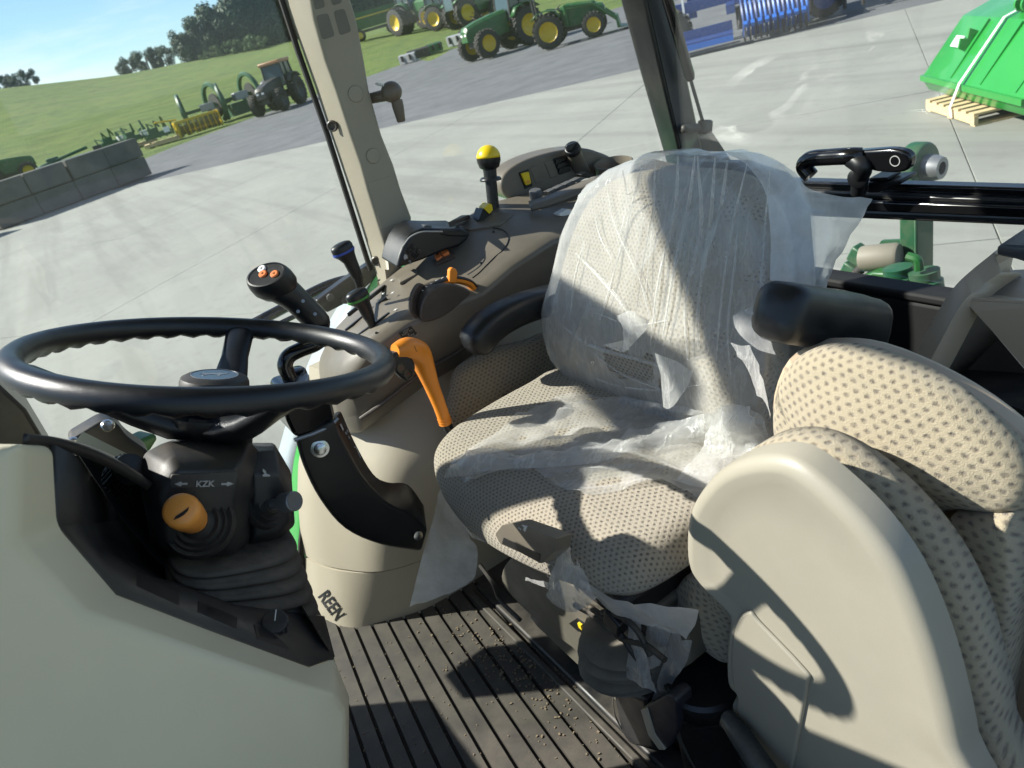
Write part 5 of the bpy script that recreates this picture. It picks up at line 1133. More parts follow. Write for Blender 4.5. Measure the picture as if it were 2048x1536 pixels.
# rear switch panel
sp = thing('switch_panel', 'brown oval switch panel with a yellow switch and a cup recess behind the console', 'switch panel', px(1100, 390, y=1.42))
oval = [(1004, 378), (1006, 356), (1022, 337), (1055, 319), (1100, 305), (1140, 298), (1170, 297), (1195, 303), (1225, 318), (1215, 345), (1160, 362), (1100, 384), (1050, 402), (1018, 398)]
m = MB(); m.prism(cr([px(u, v, y=1.425) for u, v in oval], 4, True), (.0, .055, .006)); m.build('panel', M['taupe'], sp, smooth=30, bevel=.006, seg=3)
def sq(q, y, dy, name, mat, bev=.0015, r=.003):
    m = MB(); m.prism(rounded([px(u, v, y=y) for u, v in q], r), (0, dy, 0)); return m.build(name, M[mat], sp, smooth=0, bevel=bev)
sq(((1037, 345), (1058, 338), (1066, 372), (1050, 378)), 1.4235, .005, 'switch_bezel', 'label_black'); sq(((1043, 347), (1058, 343), (1063, 367), (1053, 371)), 1.418, .006, 'yellow_switch', 'yellow')
sq(((1052, 362), (1059, 360), (1060, 365), (1054, 367)), 1.4175, .002, 'switch_window', 'amber', .0004, .0005)
sq(((1060, 335), (1078, 330), (1088, 362), (1072, 369)), 1.4236, .004, 'blank_cover', 'taupe'); sq(((1088, 324), (1106, 319), (1118, 350), (1102, 357)), 1.4236, .004, 'blank_cover', 'taupe')
sq(((1106, 318), (1132, 310), (1142, 342), (1120, 350)), 1.4225, .005, 'switch_bezel', 'label_black')
for k in range(3): sq([(lerp(1112, 1133, s) + k * 3.5, lerp(320, 313, s) + k * 9 + t * 7) for s, t in ((0, 0), (1, 0), (1, 1), (0, 1))], 1.418, .006, 'switch_bar', 'black', .001, .001)
c = px(1152, 318, y=1.42); ax = V((.15, -.75, .75)).normalized(); a_, b_ = px(1160, 335, y=1.425), px(1147, 303, y=1.40); ax = (b_ - a_).normalized(); L = (b_ - a_).length
m = MB(); m.lathe(a_, ax, [(.020, -.02), (.017, L * .6), (.017, L)], 22); m.build('knob_boss', M['taupe'], sp)
m = MB(); m.lathe(b_, ax, [(.018, 0), (.0195, .004), (.018, .015), (.012, .017), (.001, .017)], 22); m.box(b_ + ax * .017, (.03, .009, .014)); m.build('rotary_knob', M['black'], sp, smooth=40, bevel=.002)
m = MB(); c = px(1230, 352, y=1.37); m.lathe(c, (0, -.1, 1), [(.036, -.06), (.044, .02), (.046, .032), (.043, .034), (.040, .02), (.032, -.05), (.001, -.052)], 36); m.build('cup_recess', M['taupe'], sp, smooth=50)
c = px(1072, 396, y=1.36); m = MB(); m.lathe(c, (0, -.25, 1), [(.014, -.006), (.0145, .002), (.0135, .016), (.012, .0185), (.001, .019)], 28); m.build('ribbed_knob', M['grey_sw'], sp, smooth=40)
for k in range(4):
    u0, v0 = 1096 + k * 17, 384 - k * 7.5; sq(((u0, v0), (u0 + 14, v0 - 7), (u0 + 26, v0 - 7), (u0 + 10, v0 + 4)), 1.34 - k * .003, .02, 'push_button', 'grey_sw', .002, .002)
sq(((1162, 349), (1172, 344), (1190, 350), (1178, 357)), 1.33, .02, 'push_button', 'label_black', .002, .002)
m = MB(); m.grid([cr([px(u, v, y=y) for u, v, y in ((1058, 405, 1.33), (1090, 396, 1.30), (1140, 376, 1.28), (1200, 352, 1.27))], 4), cr([px(u, v, y=y) for u, v, y in ((1062, 420, 1.30), (1100, 410, 1.27), (1150, 392, 1.25), (1200, 372, 1.24))], 4)]); m.build('tray_lip', M['taupe'], sp, smooth=180, solid=.008)
m = MB(); m.prism([px(u, v, y=1.26) for u, v in ((1118, 428), (1135, 418), (1150, 424), (1148, 430), (1120, 432))], (0, .02, 0)); m.build('paper_scrap', M['white'], sp, smooth=0)

# ------------------------------------------------------------------ SCV levers
def lever(name, label, head, neck, foot, y, ring):
    t = thing(name, label, 'lever', px(*foot, y=y))
    H, K, F = px(*head, y=y), px(*neck, y=y), px(*foot, y=y); up = (H - K).normalized()
    q = px(head[0] + 20, head[1] + 3, y=y) - H; q = (q - up * q.dot(up)).normalized(); w_ = up.cross(q)
    R = []
    for s, a, b, sh in ((0, .011, .010, 0), (.35, .0125, .011, 0), (.65, .0135, .011, 0), (.85, .017, .012, -.002), (1.0, .0215, .0135, -.004)):
        c = lerp(K, H, s); R.append([c + q * (a * math.cos(z) + sh) + w_ * b * math.sin(z) for z in [2 * math.pi * i / 20 for i in range(20)]])
    m = MB(); m.loft(R); m.build('grip', M['black'], t, smooth=60)
    R = []
    for s, k in ((0, 1.02), (.003, 1.04), (.0045, 1.02)): R.append([H + up * s + q * (.0218 * k * math.cos(z) - .004) + w_ * .0138 * k * math.sin(z) for z in [2 * math.pi * i / 24 for i in range(24)]])
    m = MB(); m.loft(R); m.build('collar', M[ring], t, smooth=60)
    R = []
    for s, k in ((.0045, 1.0), (.012, 1.02), (.017, .9), (.0195, .6), (.020, .05)): R.append([H + up * s + q * (.0215 * k * math.cos(z) - .004) + w_ * .0136 * k * math.sin(z) for z in [2 * math.pi * i / 24 for i in range(24)]])
    m = MB(); m.loft(R); m.build('head', M['black'], t, smooth=60)
    m = MB(); m.tube([K, lerp(K, F, .5), F], [.0105, .008, .007], 10); m.build('stem', M['label_black'], t)
lever('remote_lever', 'black lever with a blue ring on its head beside the beige pillar', (692, 504), (714, 552), (722, 585), 1.34, 'blue_ring')
lever('remote_lever', 'black lever with a green ring on its head on the console front', (722, 598), (738, 634), (746, 655), 1.27, 'green_ring')
# ------------------------------------------------------------------ orange shift lever
sh = thing('shift_lever', 'orange shift lever with two round buttons beside the steering wheel', 'lever', px(925, 905, y=1.10))
P_ = [px(u, v, y=y) for u, v, y in ((790, 702, 1.055), (812, 697, 1.06), (836, 705, 1.07), (849, 733, 1.075), (862, 768, 1.08), (878, 808, 1.08), (891, 845, 1.08))]
m = MB(); m.tube(cr(P_, 5), [.012, .0185, .0205, .0175, .0135, .0118, .0112], 18, up=(0, -1, 0)); m.build('handle', M['orange'], sh, smooth=60)
m = MB(); m.prism(cr([px(u, v, y=1.047) for u, v in ((784, 712), (800, 704), (820, 712), (831, 730), (828, 754), (814, 763), (798, 752), (786, 735))], 4, True), (0, .022, 0)); m.build('button_face', M['black'], sh, smooth=30, bevel=.004, seg=3)
for u, v in ((803, 736), (816, 748)):
    c = px(u, v, y=1.046); m = MB(); m.lathe(c, (0, -1, .15), [(.008, -.002), (.0078, .0008), (.0066, .0008), (.006, .0), (.0005, .0)], 24); b_ = m.build('button', M['gloss_black'], sh, smooth=40)
    m = MB(); m.box(c + V((0, -.0008, 0)), (.004, .0006, .001)); m.build('button_mark', M['red_sym'], b_, smooth=0)
m = MB(); m.tube([px(889, 840, y=1.08), px(905, 872, y=1.085), px(935, 930, y=1.10)], [.0095, .0088, .012], 14); m.build('rod', M['black'], sh)
for k in range(3):
    p = lerp(P_[5], P_[6], .7 + k * .14); m = MB(); m.lathe(p, (P_[6] - P_[5]), [(.0119, 0), (.0124, .0012), (.0119, .0024)], 20, cap=False); m.build('ridge', M['orange'], sh)
a, b = px(828, 693, y=1.05), px(838, 700, y=1.055)
m = MB(); m.tube([px(829, 692, y=1.044), px(833, 703, y=1.044), px(839, 701, y=1.05)], .0006, 5); m.build('engraved_mark', M['taupe_dark'], sh)

# ------------------------------------------------------------------ joystick on its bracket arm
jb = thing('joystick_bracket', 'glossy black bent bracket arm with a bolt and printed loader symbols', 'bracket', px(840, 1090, y=1.02))
stn = [((590, 874), (666, 840), (682, 818)), ((606, 930), (692, 895), (711, 884)), ((640, 998), (728, 958), (747, 946)), ((690, 1056), (776, 1008), (776, 962)), ((760, 1088), (822, 1032), (816, 966)), ((842, 1102), (856, 1062), (848, 1008))]
R = []
for l, r, i_ in stn:
    R.append([px(*l, y=1.0), px(*r, y=.985), px(*i_, y=1.045), px(*l, y=1.07)])
R2 = []
for j in range(4):
    R2.append(cr([r[j] for r in R], 4))
m = MB(); m.loft([[R2[j][k] for j in range(4)] for k in range(len(R2[0]))]); m.build('arm', M['black'], jb, smooth=50, bevel=.006, seg=3)
m = MB(); m.prism(rounded([px(u, v, y=.995) for u, v in ((566, 782), (571, 836), (591, 877), (660, 860), (673, 838), (662, 790), (610, 768))], .01), (0, .075, 0)); m.build('socket', M['gloss_black'], jb, smooth=30, bevel=.005)
m = MB(); m.tube([px(u, v, y=.9915) for u, v in ((588, 880), (625, 868), (660, 853), (676, 836))], .0032, 8); m.build('edge_strip', M['silver'], jb)
c = px(640, 897, y=.992); m = MB(); m.lathe(c, (-.2, -1, .2), [(.0135, -.001), (.0135, .001), (.009, .0015), (.009, .006), (.004, .0075), (.0005, .0075)], 24); m.build('bolt', M['steel'], jb, smooth=40)
c = px(835, 1070, y=.99); m = MB(); m.lathe(c, (0, -1, .1), [(.008, 0), (.008, .004), (.003, .005)], 16); m.build('bolt', M['steel'], jb)
def sym(u, v, r):
    p = px(u, v, y=1.0); b = (R[0][2] - R[0][1]).cross(R[1][1] - R[0][1]).normalized()
    return p, b
fx = (R[0][2] - R[0][1]).normalized(); fyv = (R[0][1] - R[1][1]).normalized(); fn = fx.cross(fyv).normalized()
if fn.dot(CAM - R[0][1]) < 0: fn = -fn
o0 = lerp(R[0][1], R[0][2], .5) + fn * .0012
def fpt(a, b): return o0 + fx * a - fyv * b
for a, b in ((-.012, .02), (.006, .018), (.010, .03), (.008, .042), (.004, .054), (.012, .05)):
    m = MB(); m.lathe(fpt(a, b), fn, [(.0048, 0), (.0056, 0), (.0056, .0004), (.0048, .0004)], 16, cap=False); m.build('symbol_ring', M['grey_sw'], jb)
for k in range(3):
    m = MB(); q = fpt(-.004 + k * .006, .034 + (k % 2) * .01); m.tube([q - fx * .003 - fyv * .002, q + fx * .003 + fyv * .002], .0006, 5); m.tube([q - fx * .003 + fyv * .002, q + fx * .003 - fyv * .002], .0006, 5); m.build('symbol_cross', M['dimprint'], jb)
m = MB(); m.tube(cr([fpt(.004, .064), fpt(.012, .066), fpt(.014, .076), fpt(.012, .088)], 4), .0007, 5); m.build('symbol_arrow', M['dimprint'], jb)
m = MB(); q = fpt(-.012, .02); m.prism([q - fx * .004 - fyv * .006, q + fx * .004 - fyv * .006, q + fx * .004 + fyv * .004, q - fx * .004 + fyv * .006], fn * .0005); m.build('symbol_block', M['dimprint'], jb, smooth=0)
js = thing('loader_joystick', 'black loader joystick grip with orange and white buttons on a bent rod', 'joystick', px(590, 765, y=1.03))
m = MB(); m.lathe(px(584, 764, y=1.03), (0, -.1, 1), [(.024, -.004), (.026, .0), (.024, .003), (.014, .004)], 28); m.build('base_disc', M['silver'], js, smooth=50)
m = MB(); m.lathe(px(594, 760, y=1.045), (0, -.1, 1), [(.018, -.004), (.018, .012), (.015, .016), (.004, .017)], 24); m.build('rod_boot', M['gloss_black'], js, smooth=50)
m = MB(); m.tube(cr([px(u, v, y=1.03) for u, v in ((586, 768), (576, 748), (570, 730), (578, 712), (600, 700), (630, 688), (646, 672), (642, 650))], 6), .0112, 16); m.build('rod', M['gloss_black'], js)
Pj = [px(u, v, y=1.04) for u, v in ((640, 662), (636, 645), (614, 622), (592, 600), (572, 584), (556, 574))]
tn = (V((-.30, -.42, .86))).normalized(); hc = px(543, 566, y=1.04)
qx = (px(600, 580, y=1.04) - px(515, 545, y=1.04)); qx = (qx - tn * qx.dot(tn)).normalized(); qy = tn.cross(qx)
HM = Matrix((qx, qy, tn)).transposed()
m = MB(); m.tube(cr(Pj, 4), [.012, .0185, .0190, .0195, .0215, .0225], 20); m.build('grip', M['black'], js, smooth=60)
m = MB(); R = []
for hgt, k in ((-.026, .25), (-.024, .55), (-.017, .85), (-.006, 1.0), (.006, 1.0), (.014, .95), (.019, .88), (.0195, .80), (.0185, .78), (.0185, .02)):
    R.append([hc + qx * (.0335 * k * math.cos(z) + .002) + qy * (.0235 * k * math.sin(z)) + tn * hgt for z in [2 * math.pi * i / 36 for i in range(36)]])
m.loft(R); m.build('head', M['black'], js, smooth=50)
c = hc + tn * .0188
for du, dv, mt in ((524, 538, 'white'), (526, 548, 'salmon'), (549, 548, 'salmon')):
    r_ = ray(du, dv); t_ = (c - CAM).dot(tn) / r_.dot(tn); p = CAM + r_ * t_; m = MB(); m.lathe(p - tn * .0005, tn, [(.0062, 0), (.0062, .0015), (.005, .0026), (.0005, .0028)], 20); o_ = m.build('button', M[mt], js, smooth=40)
    m = MB(); m.box(p + tn * .0026, (.003, .0012, .0006)); m.build('button_mark', M['label_black'], o_, smooth=0)
for u, v in ((606, 602), (630, 628), (596, 623)):
    c = px(u, v, y=1.021); m = MB(); m.lathe(c, (-.2, -1, .3), [(.0026, -.003), (.0026, .0008), (.001, .001)], 12); m.build('screw', M['silver'], js)
# ------------------------------------------------------------------ driver seat
YC = .815
def bx_(z): return .622 + (z - .5) * .26
ds = thing('driver_seat', 'beige dotted cloth driver seat wrapped in torn plastic film', 'seat', (.55, YC, 0))
out_b = [(1.00, .490), (1.050, .535), (1.064, .60), (1.052, .67), (1.028, .745), (.985, .812), (.92, .848), (.83, .860), (.73, .860), (.655, .845), (.612, .80), (.592, .72), (.580, .63), (.575, .56), (.60, .495), (.70, .475), (.85, .472)]
OB = cr([V((bx_(z), y, z)) for y, z in out_b], 5, True)
NB = V((-1, 0, .26)).normalized()
def bend(p): # wrap the sides forwards a little, lumbar swell
    d = (p.y - YC) / .25; q = V(p); q.x -= .030 * max(0, abs(d) - .35) ** 1.5 * 1.6; q.x -= .016 * math.exp(-((p.z - .60) / .08) ** 2); return q
m = pillow(OB, NB, .085, crown=.020, edge=.036, rings=10).map(bend)
m.build('backrest', M['fabric'], ds, smooth=180, sub=1, uv=fan_uv((bx_(.68) - .03, YC, .68), (0, -1, 0), (.26, 0, 1), NB))
m = MB(); m.loft([[V((bx_(z) + .084, YC + (y - YC) * .90, .5 + (z - .5) * .95)) for y, z in out_b], [V((bx_(z) + .12, YC + (y - YC) * .88, .5 + (z - .5) * .94)) for y, z in out_b]]); m.build('back_shell', M['black'], ds, smooth=60, bevel=.01)
out_c = [(.302, .98), (.296, .90), (.305, .80), (.322, .70), (.345, .61), (.375, .565), (.45, .552), (.56, .555), (.66, .575), (.68, .80), (.66, 1.05), (.55, 1.075), (.43, 1.075), (.345, 1.06), (.315, 1.03)]
OC = cr([V((x, y, .512)) for x, y in out_c], 5, True)
def cbend(p):
    q = V(p); d = (p.y - YC) / .25; q.z += .016 * abs(d) ** 2.2 - .010; q.z -= .07 * max(0, (.40 - p.x) / .10) ** 2 * .35; return q
m = pillow(OC, (0, 0, 1), .085, crown=.012, edge=.034, rings=10).map(cbend)
m.build('seat_cushion', M['fabric'], ds, smooth=180, sub=1, uv=fan_uv((.50, YC, .522), (0, -1, 0), (1, 0, 0), (0, 0, 1)))
# right hand side pad under the armrest
sp_ = [px(u, v, y=1.135) for u, v in ((928, 742), (990, 706), (1060, 688), (1120, 676), (1145, 790), (1120, 900), (960, 905), (905, 880), (903, 840), (912, 790))]
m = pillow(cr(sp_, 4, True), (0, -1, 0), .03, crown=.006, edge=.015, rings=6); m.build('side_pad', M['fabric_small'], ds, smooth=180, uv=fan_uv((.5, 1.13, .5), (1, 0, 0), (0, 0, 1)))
def armrest(path, wid, hgt, label, name='armrest'):
    P = cr(path, 5); R = []
    for i, p in enumerate(P):
        t = i / (len(P) - 1); k = 1.0
        if t < .12: k = .45 + .55 * math.sqrt(max(0, 1 - ((.12 - t) / .12) ** 2))
        if t > .92: k = .45 + .55 * math.sqrt(max(0, 1 - ((t - .92) / .08) ** 2))
        tg = (P[min(i + 1, len(P) - 1)] - P[max(i - 1, 0)]).normalized(); sd = tg.cross(V((0, 0, 1))).normalized(); up = sd.cross(tg).normalized()
        w_ = _samp(wid, t); h_ = _samp(hgt, t)
        R.append([p + sd * (w_ * k * math.copysign(abs(math.cos(q)) ** .62, math.cos(q))) + up * (h_ * k * math.copysign(abs(math.sin(q)) ** .62, math.sin(q))) for q in [2 * math.pi * j / 20 for j in range(20)]])
    m = MB(); m.loft(R); return m.build(name, M['black'], ds, smooth=70, label=label)
armrest([px(940, 700, y=1.09), px(975, 655, y=1.095), px(1030, 622, y=1.10), px(1100, 600, y=1.10), px(1150, 590, y=1.10)], [.030, .032, .034], [.030, .027, .026], 'black armrest on the console side')
armrest([px(1540, 622, y=.50), px(1590, 628, y=.50), px(1650, 640, y=.50), px(1700, 652, y=.505), px(1735, 656, y=.51)], [.032, .033, .034, .034], [.033, .034, .039, .037], 'black armrest on the near side')
# suspension base
m = MB(); m.box2((.42, .62, .0), (.78, 1.02, .09)); m.build('base_plinth', M['black_dusty'], ds, smooth=0, bevel=.008)
m = MB(); m.box2((.36, .60, .36), (.68, 1.04, .425)); m.build('seat_pan', M['black_dusty'], ds, smooth=0, bevel=.01)
hp = [px(u, v, x=.37) for u, v in ((1004, 1165), (1010, 1130), (1040, 1112), (1110, 1150), (1180, 1190), (1262, 1230), (1285, 1265), (1260, 1315), (1205, 1335), (1150, 1300), (1090, 1255), (1040, 1210))]
m = MB(); m.prism(cr(hp, 3, True), (.25, 0, 0)); m.build('suspension_cover', M['base_grey'], ds, smooth=40, bevel=.014, seg=4)
for k in range(5):
    z = .30 - k * .022; m = MB(); c = px(1205, 1318 + k * 13, x=.335)
    R = [[c + V((.11 + a * (.125 + .008 * (k % 2)) * math.cos(q), a * .085 * math.sin(q) + .01, h_)) for q in [2 * math.pi * j / 28 for j in range(28)]] for a, h_ in ((.86, -.009), (1, 0), (.86, .009))]
    m.loft(R); m.build('bellows_fold', M['base_grey'], ds, smooth=60)
m = MB(); R = []
for k in range(13):
    z = .085 + k * .021; o = .012 if k % 2 else 0; R.append(rounded([V((.385 - o, .64 - o, z)), V((.74, .64 - o, z)), V((.74, 1.0 + o, z)), V((.385 - o, 1.0 + o, z))], .06, 4))
m.loft(R); m.build('bellows', M['base_grey'], ds, smooth=60)
m = MB(); m.prism(rounded([px(u, v, x=.293) for u, v in ((990, 1068), (1004, 1050), (1030, 1046), (1112, 1076), (1108, 1104), (1082, 1128), (1040, 1105), (1000, 1088))], .006), (.022, 0, -.008)); m.build('slide_handle', M['taupe'], ds, smooth=40, bevel=.010, seg=4)
m = MB(); m.prism([px(u, v, x=.2925) for u, v in ((1006, 1074), (1082, 1108), (1080, 1126), (1040, 1106), (1002, 1088))], (.004, 0, 0)); m.build('handle_slot', M['label_black'], ds, smooth=0, bevel=.003)
m = MB(); q = [px(u, v, x=.2926) for u, v in ((1043, 1050), (1054, 1053), (1050, 1064), (1046, 1060), (1048, 1055))]; m.prism(q, (.001, 0, 0)); m.build('handle_mark', M['white'], ds, smooth=0)
for u, v in ((1038, 1056), (1041, 1058)):
    m = MB(); m.box(px(u, v, x=.2926), (.001, .0016, .0016)); m.build('handle_dot', M['white'], ds, smooth=0)
m = MB(); m.tube([px(u, v, x=.345) for u, v in ((1098, 1120), (1096, 1150), (1108, 1162))], .0022, 6); m.build('wire_hook', M['steel'], ds)
m = MB(); m.prism([px(u, v, x=.367) for u, v in ((1138, 1247), (1152, 1238), (1170, 1250), (1157, 1264))], (.004, 0, 0)); m.build('gauge_window', M['label_black'], ds, smooth=0)
m = MB(); m.box(px(1161, 1252, x=.365), (.004, .008, .010)); m.build('yellow_indicator', M['yellow'], ds, smooth=0)
for u, v, r in ((1182, 1224, .006), (1228, 1236, .010), (1262, 1252, .006), (1280, 1264, .007)):
    c = px(u, v, x=.362); m = MB(); m.lathe(c, (-1, -.3, .2), [(r * 1.3, -.006), (r * 1.3, .002), (r * .8, .002), (r * .75, -.004), (.0005, -.004)], 18); m.build('bolt_boss', M['black_dusty'], ds)
m = MB(); m.prism([px(u, v, x=.40) for u, v in ((1195, 1205), (1290, 1240), (1370, 1250), (1380, 1330), (1330, 1360), (1270, 1320))], (.05, 0, 0)); m.build('side_bracket', M['base_grey'], ds, smooth=0, bevel=.006)
m = MB(); m.box2((.42, .595, .02), (.70, .63, .30)); m.build('side_frame', M['black_dusty'], ds, smooth=0, bevel=.01)

for pts in (((1180, 1215), (1215, 1240), (1240, 1275), (1290, 1290), (1330, 1320)), ((1205, 1225), (1240, 1232), (1275, 1262), (1300, 1310)), ((1150, 1210), (1190, 1232), (1235, 1262), (1262, 1300), (1300, 1352)), ((960, 1130), (985, 1165), (1000, 1200), (1040, 1240))):
    m = MB(); m.tube(cr([px(u, v, x=.352) for u, v in pts], 6), .0045, 8); m.build('cable', M['rubber'], ds)
m = MB(); m.box(px(1232, 1240, x=.355), (.02, .03, .035), Matrix.Rotation(.4, 3, 'X')); m.build('connector', M['black'], ds, smooth=0, bevel=.003)
# ------------------------------------------------------------------ buckle, canister, cable near the seat foot
bu = thing('belt_buckle', 'dark seat belt buckle with a pale release tab lying beside the seat base', 'buckle', px(1340, 1500, x=.375))
m = MB(); m.prism(rounded([px(u, v, x=.362) for u, v in ((1292, 1412), (1335, 1388), (1352, 1400), (1356, 1455), (1342, 1492), (1325, 1500), (1300, 1455))], .008), (.03, 0, 0)); m.build('buckle_body', plastic('navy_plastic', (.010, .012, .022), .45, dust=.3), bu, smooth=40, bevel=.006, seg=3)
m = MB(); m.prism(rounded([px(u, v, x=.359) for u, v in ((1281, 1420), (1292, 1416), (1308, 1470), (1330, 1500), (1318, 1500), (1296, 1470))], .003), (.02, 0, 0)); m.build('release_tab', M['beige'], bu, smooth=0, bevel=.002)
m = MB(); m.tube([px(1338, 1398, x=.375), px(1352, 1440, x=.375), px(1370, 1475, x=.38), px(1420, 1560, x=.385)], [.010, .010, .012, .012], 8, flat=.35); m.build('webbing', M['rubber'], bu)
ca = thing('black_canister', 'black round canister standing beside the driver seat base', 'canister', px(1400, 1500, x=.52))
c0, c1 = px(1408, 1362, x=.425), px(1408, 1490, x=.425)
m = MB(); m.lathe(V((c0.x, c0.y, .0)), (0, 0, 1), [(.052, 0), (.054, .01), (.052, c0.z - .012), (.055, c0.z - .008), (.055, c0.z + .006), (.050, c0.z + .011), (.002, c0.z + .012)], 40); m.build('canister_body', M['black'], ca, smooth=40)
m = MB(); m.lathe(V((c0.x, c0.y, c0.z - .03)), (0, 0, 1), [(.0535, 0), (.0545, .004), (.0535, .008)], 40, cap=False); m.build('canister_band', M['gloss_black'], ca)
hh = thing('parking_lever', 'worn dark lever with a padded grip in front of the folded seat', 'lever', px(1500, 1560, x=.40))
m = MB(); m.tube([px(1448, 1448, x=.385), px(1458, 1440, x=.385), px(1480, 1470, x=.38), px(1540, 1560, x=.37), px(1600, 1640, x=.36)], [.006, .012, .014, .016, .017], 14); m.build('grip', plastic('worn_slate', (.022, .030, .036), .35, dust=.4), hh, smooth=60)
m = MB(); m.tube([px(1500, 1505, x=.395), px(1560, 1600, x=.39)], .018, 10); m.build('sleeve', M['black'], hh)
cb = thing('flat_tray', 'dark curved tray edge on the floor beside the seat rail', 'tray', px(1250, 1430, x=.42))
m = MB(); m.prism([px(u, v, x=.372) for u, v in ((1226, 1385), (1236, 1378), (1290, 1400), (1310, 1500), (1260, 1490), (1240, 1460))], (.05, 0, 0)); m.build('tray_side', M['black_dusty'], cb, smooth=0, bevel=.006)
m = MB(); m.tube(cr([px(u, v, x=.369) for u, v in ((1231, 1376), (1226, 1395), (1230, 1430), (1243, 1458))], 4), .0014, 6); m.build('bright_edge', M['steel'], cb)
sr = thing('seat_rail', 'dusty black seat rail on the floor in front of the suspension', 'rail', (.40, .9, .02))
m = MB(); m.box2((.375, .45, .0), (.418, 1.24, .020)); m.build('rail_bar', M['black_dusty'], sr, smooth=0, bevel=.005)
m = MB(); m.box2((.352, .45, .0), (.366, 1.24, .014)); m.build('rail_lip', M['mat_floor'], sr, smooth=0, bevel=.003)

# ------------------------------------------------------------------ folded instructor seat
ins = thing('instructor_seat', 'folded beige instructor seat with dotted cloth at the lower right', 'seat', (.50, .35, 0))
XB = .545
ob = [px(u, v, x=XB) for u, v in ((1532, 900), (1526, 830), (1540, 765), (1575, 725), (1630, 709), (1700, 716), (1790, 748), (1880, 800), (1960, 866), (2020, 928), (2050, 985), (2045, 1030), (2000, 1046), (1900, 1040), (1840, 1060), (1750, 1090), (1620, 1040), (1560, 960))]
m = pillow(cr(ob, 4, True), (-1, -.1, .12), .05, crown=.022, edge=.028, rings=9); m.build('backrest', M['fabric_near'], ins, smooth=180, sub=1, uv=fan_uv((XB - .02, .36, .66), (0, -1, -.12), (0, -.12, 1), (-1, 0, 0)))
obs = [px(u, v, x=.59) for u, v in ((1560, 900), (1540, 820), (1560, 740), (1600, 702), (1660, 694), (1740, 705), (1850, 750), (1960, 815), (2050, 890), (2110, 960), (2120, 1300), (2040, 1700), (1700, 1500), (1600, 1100))]
m = MB(); m.prism(cr(obs, 3, True), (.03, 0, 0)); m.build('back_shell', M['brown'], ins, smooth=40, bevel=.008, seg=3)
ob2 = [px(u, v, x=.535) for u, v in ((1884, 1062), (1905, 1046), (1990, 1048), (2012, 1064), (2018, 1150), (2012, 1300), (1995, 1450), (1975, 1600), (1900, 1620), (1860, 1400), (1840, 1200))]
m = pillow(cr(ob2, 3, True), (-1, -.1, .05), .05, crown=.006, edge=.014, rings=6); m.build('back_lower_pad', M['fabric_near'], ins, smooth=180, uv=fan_uv((.525, .28, .5), (0, -1, -.12), (0, -.12, 1), (-1, 0, 0)))
XF = .452
oc = [px(u, v, x=XF) for u, v in ((1400, 1000), (1440, 945), (1490, 908), (1545, 893), (1610, 902), (1690, 945), (1780, 1025), (1860, 1125), (1920, 1240), (1958, 1370), (1980, 1480), (1995, 1640), (1600, 1640), (1500, 1450), (1450, 1250))]
m = pillow(cr(oc, 4, True), (-1, 0, .05), .045, crown=.0, edge=.022, rings=4); m.build('cushion', M['fabric_near'], ins, smooth=180, uv=fan_uv((XF, .35, .55), (0, -1, -.2), (0, -.2, 1), (-1, 0, 0)))
XSh = .40
osh = [px(u, v, x=XSh) for u, v in ((1366, 1070), (1372, 1030), (1392, 990), (1430, 948), (1478, 925), (1540, 918), (1592, 934), (1660, 988), (1735, 1066), (1800, 1160), (1850, 1270), (1888, 1390), (1915, 1510), (1935, 1660), (1600, 1660), (1535, 1540), (1490, 1470), (1462, 1425), (1470, 1398), (1452, 1372), (1449, 1300), (1452, 1245), (1436, 1215), (1385, 1160), (1368, 1125))]
OS = cr(osh, 4, True)
shm = MB(); c_ = sum(OS, V()) / len(OS); R = [[p + V((.032, 0, 0)) for p in OS]]
for k in range(6):
    a = math.pi / 2 * k / 5; R.append([p + (c_ - p).normalized() * .017 * (1 - math.cos(a)) + V((-.012 * math.sin(a) + .012, 0, 0)) for p in OS])
base = R[-1]
R.append([p + (c_ - p).normalized() * .016 + V((.0045, 0, 0)) for p in base])
# inner face follows a slightly dished plate
for s in (.75, .5, .25, .02): R.append([c_ + (p - c_) * s + V((.0045 - .004 * (1 - s), 0, 0)) for p in [b + (c_ - b).normalized() * .016 for b in base]])
for r in R[-4:]:
    for p in r: p.x = XSh + .0045
shm.loft(R); shm.build('shell', M['cream'], ins, smooth=60)
rp_ = [px(u, v, x=XSh + .002) for u, v in ((1500, 1222), (1520, 1245), (1612, 1342), (1617, 1365), (1604, 1440), (1585, 1540), (1560, 1640), (1530, 1560), (1495, 1480), (1474, 1440), (1476, 1395), (1468, 1370), (1464, 1300), (1476, 1240))]
m = MB(); m.prism([p + V((-.002, 0, 0)) for p in cr(rp_, 3, True)], (.006, 0, 0)); m.build('hinge_plate', M['cream'], ins, smooth=40, bevel=.0035, seg=3)
lp = [px(u, v, x=.435) for u, v in ((1334, 1200), (1340, 1175), (1362, 1152), (1395, 1150), (1440, 1190), (1460, 1260), (1458, 1320), (1440, 1335), (1405, 1310), (1360, 1262))]
m = pillow(cr(lp, 4, True), (-1, .2, .1), .04, crown=.012, edge=.02, rings=6); m.build('cushion_nose', M['fabric_near'], ins, smooth=180, uv=fan_uv((.42, .52, .42), (0, -1, -.5), (0, -.5, 1), (-1, 0, 0)))
m = MB(); m.prism(cr([px(u, v, x=.478) for u, v in ((1332, 1200), (1352, 1262), (1395, 1318), (1430, 1346), (1470, 1340), (1470, 1240), (1400, 1160))], 3, True), (.014, 0, 0)); m.build('nose_shell', M['cream'], ins, smooth=40, bevel=.005)
m = MB(); m.box2((.48, .22, 0), (.62, .50, .30)); m.build('seat_stand', M['black'], ins, smooth=0, bevel=.01)

